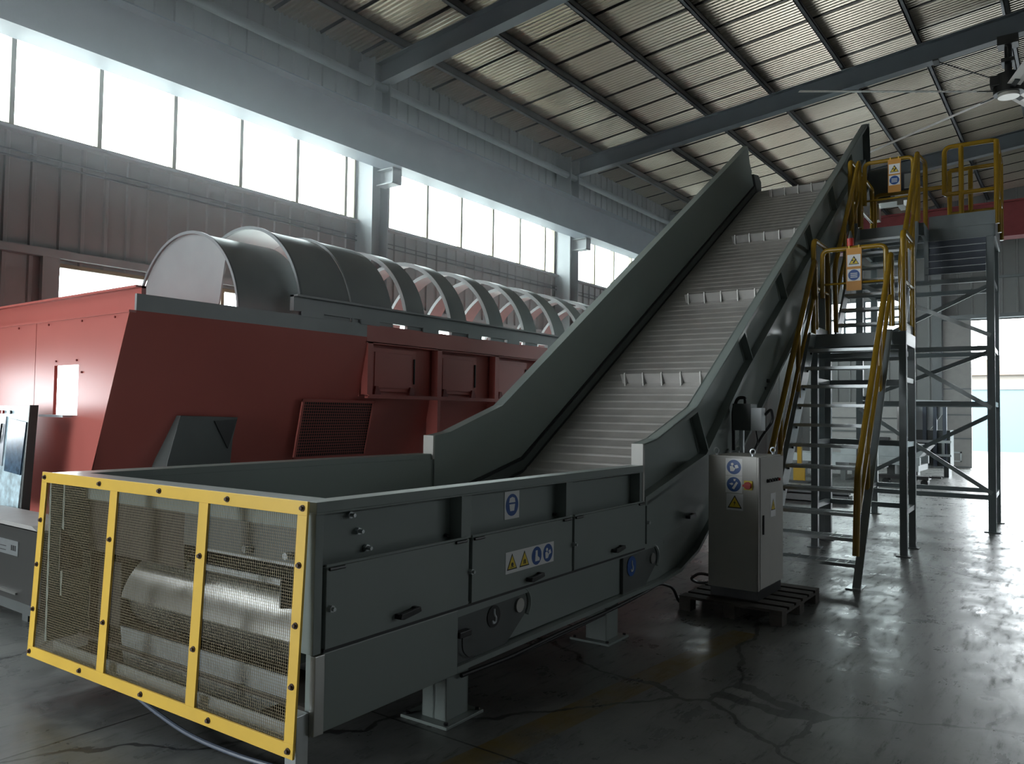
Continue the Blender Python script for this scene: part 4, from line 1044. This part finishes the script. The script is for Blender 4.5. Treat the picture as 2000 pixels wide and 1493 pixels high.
# front facade facing the camera side, with a rectangular peep opening
FZ = 2.457
fm = MB()
hx0, hx1, hz0, hz1 = -7.74, -7.27, 1.565, 2.02
def fq(x0, x1, z0, z1, xr=None):
    a0 = x1 if xr is None else xr(z0); a1 = x1 if xr is None else xr(z1)
    fm._add([Vector((x0, yf(z0), z0)), Vector((a0, yf(z0), z0)), Vector((a1, yf(z1), z1)), Vector((x0, yf(z1), z1)),
             Vector((x0, yf(z0)+.03, z0)), Vector((a0, yf(z0)+.03, z0)), Vector((a1, yf(z1)+.03, z1)), Vector((x0, yf(z1)+.03, z1))],
            [(3, 2, 1, 0), (4, 5, 6, 7), (0, 1, 5, 4), (3, 7, 6, 2), (0, 4, 7, 3), (1, 2, 6, 5)])
fq(-8.14, hx0, .25, FZ); fq(hx0, hx1, .25, hz0); fq(hx0, hx1, hz1, FZ)
fq(hx1, 0, .25, FZ, lambda z: xw(z)-.032)
fm.build('front_panel', RED, tm)
fm = MB(); fq(-9.7, -8.15, .25, FZ); fm.build('front_panel', RED, tm)
MB().box(-9.7, MX, MY-.012, MY+.05, FZ-.02, FZ).build('front_edge', RED, tm)
MB().box(hx0, hx1, 3.22, 3.30, hz0-.02, hz0).build('opening_frame', PALE, tm)
MB().box(-9.7, MX-.02, MY+.10, MY+.14, FZ, 2.672).box(-9.7, MX-.02, MY+.05, MY+.14, 2.655, 2.675).build('upper_cover', RED, tm)
MB().box(-9.7, MX-.02, MY+.05, MY+.13, FZ-.01, FZ+.005).build('ledge', RED, tm)
m_ = MB()
for x in (-6.62, -7.2, -7.85, -8.5): m_.cyl((x, MY-.012, FZ-.05), (x, MY-.022, FZ-.05), .010, 8)
for x, z in ((-7.70, 2.06), (-7.30, 2.06), (-7.20, 1.95)): m_.cyl((x, yf(z), z), (x, yf(z)-.012, z), .009, 8)
m_.build('panel_bolt', REDIN, tm)
for y in (4.4, 8.0, 12, 16):
    for x in (-6.95, -9.5): MB().box(x-.08, x+.08, y, y+.16, 0, .5).build('machine_foot', REDIN, tm)
# upper longitudinal beam and hoops
HC, HZ, HR = -7.45, 2.60, 1.03
MB().box(-6.46, -6.40, 5.0, ME, 2.64, 2.80).box(-6.46, -6.34, 5.0, ME, 2.78, 2.80).build('hoop_beam', HOOP, tm)
MB().box(-8.50, -8.44, 4.0, ME, 2.60, 2.80).build('hoop_beam', HOOP, tm)
for y in (5.1, 5.9, 6.9, 7.75, 8.6, 9.6, 10.6, 11.6, 12.6): MB().box(-6.45, -6.39, y, y+.28, 2.59, 2.645).build('beam_spacer', HOOP, tm)
for k in range(12):
    y = 6.66+k*.80
    hp = MB().arcband(HC, HZ, HR-.012, HR, 0, pi, y, y+.31, 36).build('drum_hoop', HOOP, tm)
    MB().arcband(HC, HZ, HR-.05, HR-.012, 0, pi, y, y+.012, 36).build('hoop_rib', HOOP, hp)
# closed front covers
CR, CZ = .93, 2.52
MB().arcband(HC-.03, CZ, CR-.012, CR, 0, 1.75, 4.46, 5.30, 48).build('drum_cover', HOOP, tm)
MB().arcband(HC-.03, CZ, CR-.01, CR+.02, 0, pi, 4.455, 4.475, 48).build('cover_rim', COLP, tm)
MB().arcband(HC, HZ, HR-.022, HR-.01, 0, 2.1, 5.12, 5.78, 48).build('drum_cover', HOOP, tm)
MB().arcband(HC, HZ, HR-.02, HR+.012, 0, pi, 5.10, 5.13, 48).build('cover_rim', COLP, tm)
MB().arcband(HC, HZ, HR-.012, HR, 0, 2.1, 5.80, 6.42, 48).build('drum_cover', HOOP, tm)
MB().arcband(HC, HZ, HR-.01, HR+.015, 0, pi, 5.785, 5.81, 48).build('cover_rim', HOOP, tm)
# end plate of the front cover, cut away on the right so that daylight shows through
pl = [(HC-.03+(CR-.01)*math.cos(a), CZ+(CR-.01)*math.sin(a)) for a in [pi*(.235+.765*k/28) for k in range(29)]]
pl = pl+[(HC-.03-CR+.01, 2.40), (-6.90, 2.40), (-6.90, 2.66)]
MB().prism(pl, 4.48, 4.495, 'y').build('cover_end_plate', HOOP, tm)

# ---------------------------------------------------------------- things in front of the red machine
cp = thing('metal_panel', (-7.95, 3.0, 0), 'scratched pale blue steel panel with red buttons standing before the red machine', 'panel')
pb = [Vector((-8.9, 2.98, 0)), Vector((-7.38, 2.98, 0))]
MB().prism([(-8.95, .74), (-7.52, .74), (-7.36, 1.64), (-8.95, 1.64)], 2.985, 3.005, 'y').build('panel_sheet', FILMB, cp)
MB().prism([(-8.6, 1.10), (-7.86, 1.10), (-7.80, 1.545), (-8.6, 1.545)], 2.974, 2.985, 'y').build('film_patch', FILMG, cp)
MB().prism([(-7.80, 1.06), (-7.47, 1.04), (-7.385, 1.50), (-7.73, 1.53)], 2.972, 2.985, 'y').build('film_patch', FILMD, cp)
MB().prism([(-7.52, .35), (-7.62, .35), (-7.62, 0), (-7.52, 0), (-7.34, 1.65), (-7.36, 1.64)], 2.98, 3.05, 'y').build('panel_edge', GREYD, cp)
MB().box(-8.9, -8.8, 2.99, 3.05, 0, .74).build('panel_stand', GREYD, cp)
for x, mm in ((-8.02, BLACK), (-7.93, REDP), (-7.88, REDP), (-7.72, BLACK)):
    MB().cyl((x, 2.985, 1.585), (x, 2.968, 1.585), .016, 12).build('push_button', mm, cp)
MB().tube([(-7.98, 2.965, 1.36), (-7.92, 2.962, 1.30), (-7.88, 2.962, 1.36), (-7.86, 2.965, 1.48)], .008, 6, bend=.03).build('cable_end', BLACK, cp)
MB().box(-8.02, -7.93, 2.955, 2.974, 1.30, 1.38).build('socket_block', BLACK, cp, .005)

bx = thing('steel_box', (-6.75, 2.9, .0), 'dark grey steel box with an open lid on the floor beside the yellow guard', 'box')
MB().box(-7.75, -6.12, 2.60, 2.95, .17, .715).build('box_body', BOXP, bx, .004)
MB().box(-7.7, -6.35, 2.66, 2.9, .06, .17).build('box_base', GREYD, bx)
for x in (-7.6, -6.6): MB().box(x, x+.1, 2.68, 2.88, 0, .06).build('box_foot', GREYD, bx)
MB().prism([(-7.75, .76), (-6.25, .76), (-6.16, .73), (-7.75, .73)], 2.58, 2.95, 'y').build('box_lid', TANK, bx)
f_ = Fr((-6.70, 2.599, .56), (1, 0, 0), (0, 0, 1), (0, -1, 0))
np_ = MB().box(-.24, .19, -.055, .055, 0, .003, fr=f_).build('name_plate', GALV, bx)
m_ = MB()
for k, (a, b) in enumerate(((.07, .09), (.10, .125), (.135, .155))): m_.box(a, b, -.02, .02, .003, .004, fr=f_)
m_.box(-.2, -.02, .0, .005, .003, .004, fr=f_).box(-.2, -.02, -.03, -.025, .003, .004, fr=f_)
m_.build('plate_print', SBLK, np_)
MB().box(-6.95, -6.5, 2.585, 2.6, .22, .235).build('box_handle', STEEL, bx)

# ---------------------------------------------------------------- ceiling fan
fan = thing('ceiling_fan', (-1.04, 16.45, 7.50), 'huge five blade ceiling fan hanging from the second rafter', 'fan')
fx, fy, fz = -1.04, 16.45, 7.55
MB().cyl((fx, fy, fz-.10), (fx, fy, fz-.04), .17, 28).build('hub_cap', FANW, fan)
MB().cyl((fx, fy, fz-.04), (fx, fy, fz+.08), .24, 28).build('fan_hub', BLACK, fan)
MB().cyl((fx, fy, fz+.08), (fx, fy, fz+.32), .19, 24).box(fx-.28, fx+.05, fy-.14, fy+.14, fz+.10, fz+.30).build('fan_motor', BLACK, fan, .02)
MB().cyl((fx, fy, fz+.32), (fx, fy, 8.42), .06, 12).build('down_rod', BLACK, fan)
MB().box(fx-.16, fx+.16, fy-.14, fy+.14, 8.38, zroof(fx)+.02).build('mount_clamp', BLACK, fan)
MB().box(fx-.10, fx+.10, fy-.16, fy+.16, 8.05, 8.12).build('rod_collar', BLACK, fan)
for k in range(5):
    a = math.radians(216+72*k); F = Fr((fx, fy, fz), (math.cos(a), math.sin(a), 0), Vector((-math.sin(a), math.cos(a), 0))*math.cos(.33)-Vector((0, 0, 1))*math.sin(.33))
    tip = -.035 if k != 1 else -.02
    prof = [(-.11, -.012), (-.05, .010), (.02, .016), (.10, .004), (.02, .004), (-.05, -.004)]
    vs = []; n = len(prof)
    for r_, zz in ((.34, 0.0), (3.75, tip)):
        vs += [F.P(r_, p, zz+q) for p, q in prof]
    m_ = MB(); m_._add(vs, [tuple(range(n)), tuple(reversed(range(n, 2*n)))]+[(i, i+n, (i+1) % n+n, (i+1) % n) for i in range(n)])
    bl = m_.build('fan_blade', FANW, fan)
    MB(F).box(.18, .55, -.04, .04, -.012, .012).build('blade_arm', BLACK, bl)
for dx, dy in ((-1.15, 0.0), (1.15, 0.0)):
    MB().tube([(fx+dx*.18, fy, fz+.28), (fx+dx, fy, zroof(fx+dx)+.005)], .012, 6).build('guy_wire', BLACK, fan)
    MB().box(fx+dx-.05, fx+dx+.05, fy-.13, fy+.13, zroof(fx+dx)-.03, zroof(fx+dx)).build('wire_clamp', BLACK, fan)

# ---------------------------------------------------------------- machines in the background behind the stairs
bf = thing('steel_skid', (-4.6, 22, 0), 'pale grey steel skid with a tray lying on the floor behind the stairs', 'machine')
MB().box(-6.6, -3.3, 21.6, 21.75, .45, .65).box(-6.6, -3.3, 22.9, 23.05, .45, .65).build('frame_beam', BACKG, bf)
for x in (-6.5, -5.4, -4.4, -3.45): MB().box(x, x+.12, 21.6, 23.05, .30, .45).build('cross_beam', BACKG, bf)
for x in (-6.4, -5.1, -3.6):
    for y in (21.65, 22.9): MB().box(x-.06, x+.06, y-.05, y+.15, 0, .30).build('frame_leg', GREYD, bf)
MB().prism([(-5.2, .65), (-3.35, .65), (-3.1, .95), (-5.2, 1.05)], 21.8, 22.7, 'y').build('frame_tray', BACKG, bf)
tk = thing('machine_housing', (-4.3, 23.6, 0), 'tall beige grey machine housing behind the tower columns', 'machine')
MB().box(-6.4, -4.1, 23.3, 24.3, .4, 2.05).build('housing_body', TANK, tk, .01)
MB().box(-6.4, -4.1, 23.28, 23.3, 1.22, 1.27).box(-6.4, -4.1, 23.28, 23.3, 1.6, 1.63).build('housing_seam', GREYD, tk)
MB().box(-5.0, -4.3, 23.25, 23.3, .55, 1.1).build('housing_opening', BLACK, tk)
for x in (-6.2, -4.3): MB().box(x-.1, x+.1, 23.5, 24.4, 0, .4).build('housing_foot', GREYD, tk)
hp = thing('ribbed_hopper', (-3.3, 24.2, 0), 'pale ribbed hopper machine standing left of the sliding door', 'machine')
MB().prism([(-4.0, 2.15), (-2.98, 2.12), (-3.12, 1.85), (-3.5, 1.30), (-4.0, 1.30)], 24.6, 24.64, 'y').build('hopper_plate', PALE, hp)
for x in (-3.9, -3.62, -3.36, -3.12): MB().box(x-.045, x+.045, 24.48, 24.60, .30, 2.0).build('hopper_rib', BLUES, hp)
MB().box(-4.0, -2.95, 24.40, 24.48, .95, 1.02).box(-4.0, -2.95, 24.40, 24.48, .58, .64).build('hopper_rail', PALE, hp)
for x in (-3.85, -3.5, -3.15): MB().box(x-.03, x+.03, 24.38, 24.44, .64, .95).build('rail_plate', BACKG, hp)
MB().box(-4.0, -3.0, 24.6, 25.3, .30, 1.30).build('hopper_body', GREYD, hp)
for x in (-3.9, -3.1): MB().box(x-.06, x+.06, 24.6, 25.2, 0, .30).build('hopper_foot', GREYD, hp)
wg = thing('transport_dolly', (-3.6, 21.0, 0), 'dark low dolly on the floor before the ribbed hopper', 'dolly')
MB().box(-4.1, -3.0, 20.85, 21.25, .16, .24).build('dolly_deck', BLACK, wg)
for x in (-3.95, -3.45, -3.1): MB().cyl((x, 20.9, .08), (x, 21.2, .08), .08, 14).build('dolly_wheel', RUBBER, wg)
MB().box(-3.0, -2.75, 21.0, 21.06, .20, .24).build('tow_bar', BLACK, wg)
yj = thing('yellow_hoist', (-5.7, 19.9, 0), 'small yellow hoist stand seen through the stair treads', 'hoist')
MB().box(-6.0, -5.45, 19.7, 20.1, 0, .06).build('hoist_base', BLACK, yj)
MB().box(-5.76, -5.66, 19.85, 19.95, .06, .95).build('hoist_mast', YRAIL, yj)
MB().box(-5.84, -5.56, 19.8, 19.86, .06, .42).build('hoist_cage', YRAIL, yj)
bk = thing('bundle_of_beams', (-5.2, 15.8, 0), 'stack of pale steel channels on the floor behind the lower treads', 'beams')
for i, (y, z) in enumerate(((15.6, .0), (15.85, .0), (15.7, .14))):
    MB().box(-6.2, -3.6, y, y+.14, z, z+.02).box(-6.2, -3.6, y, y+.02, z, z+.13).box(-6.2, -3.6, y+.12, y+.14, z, z+.13).build('steel_channel', BACKG, bk)
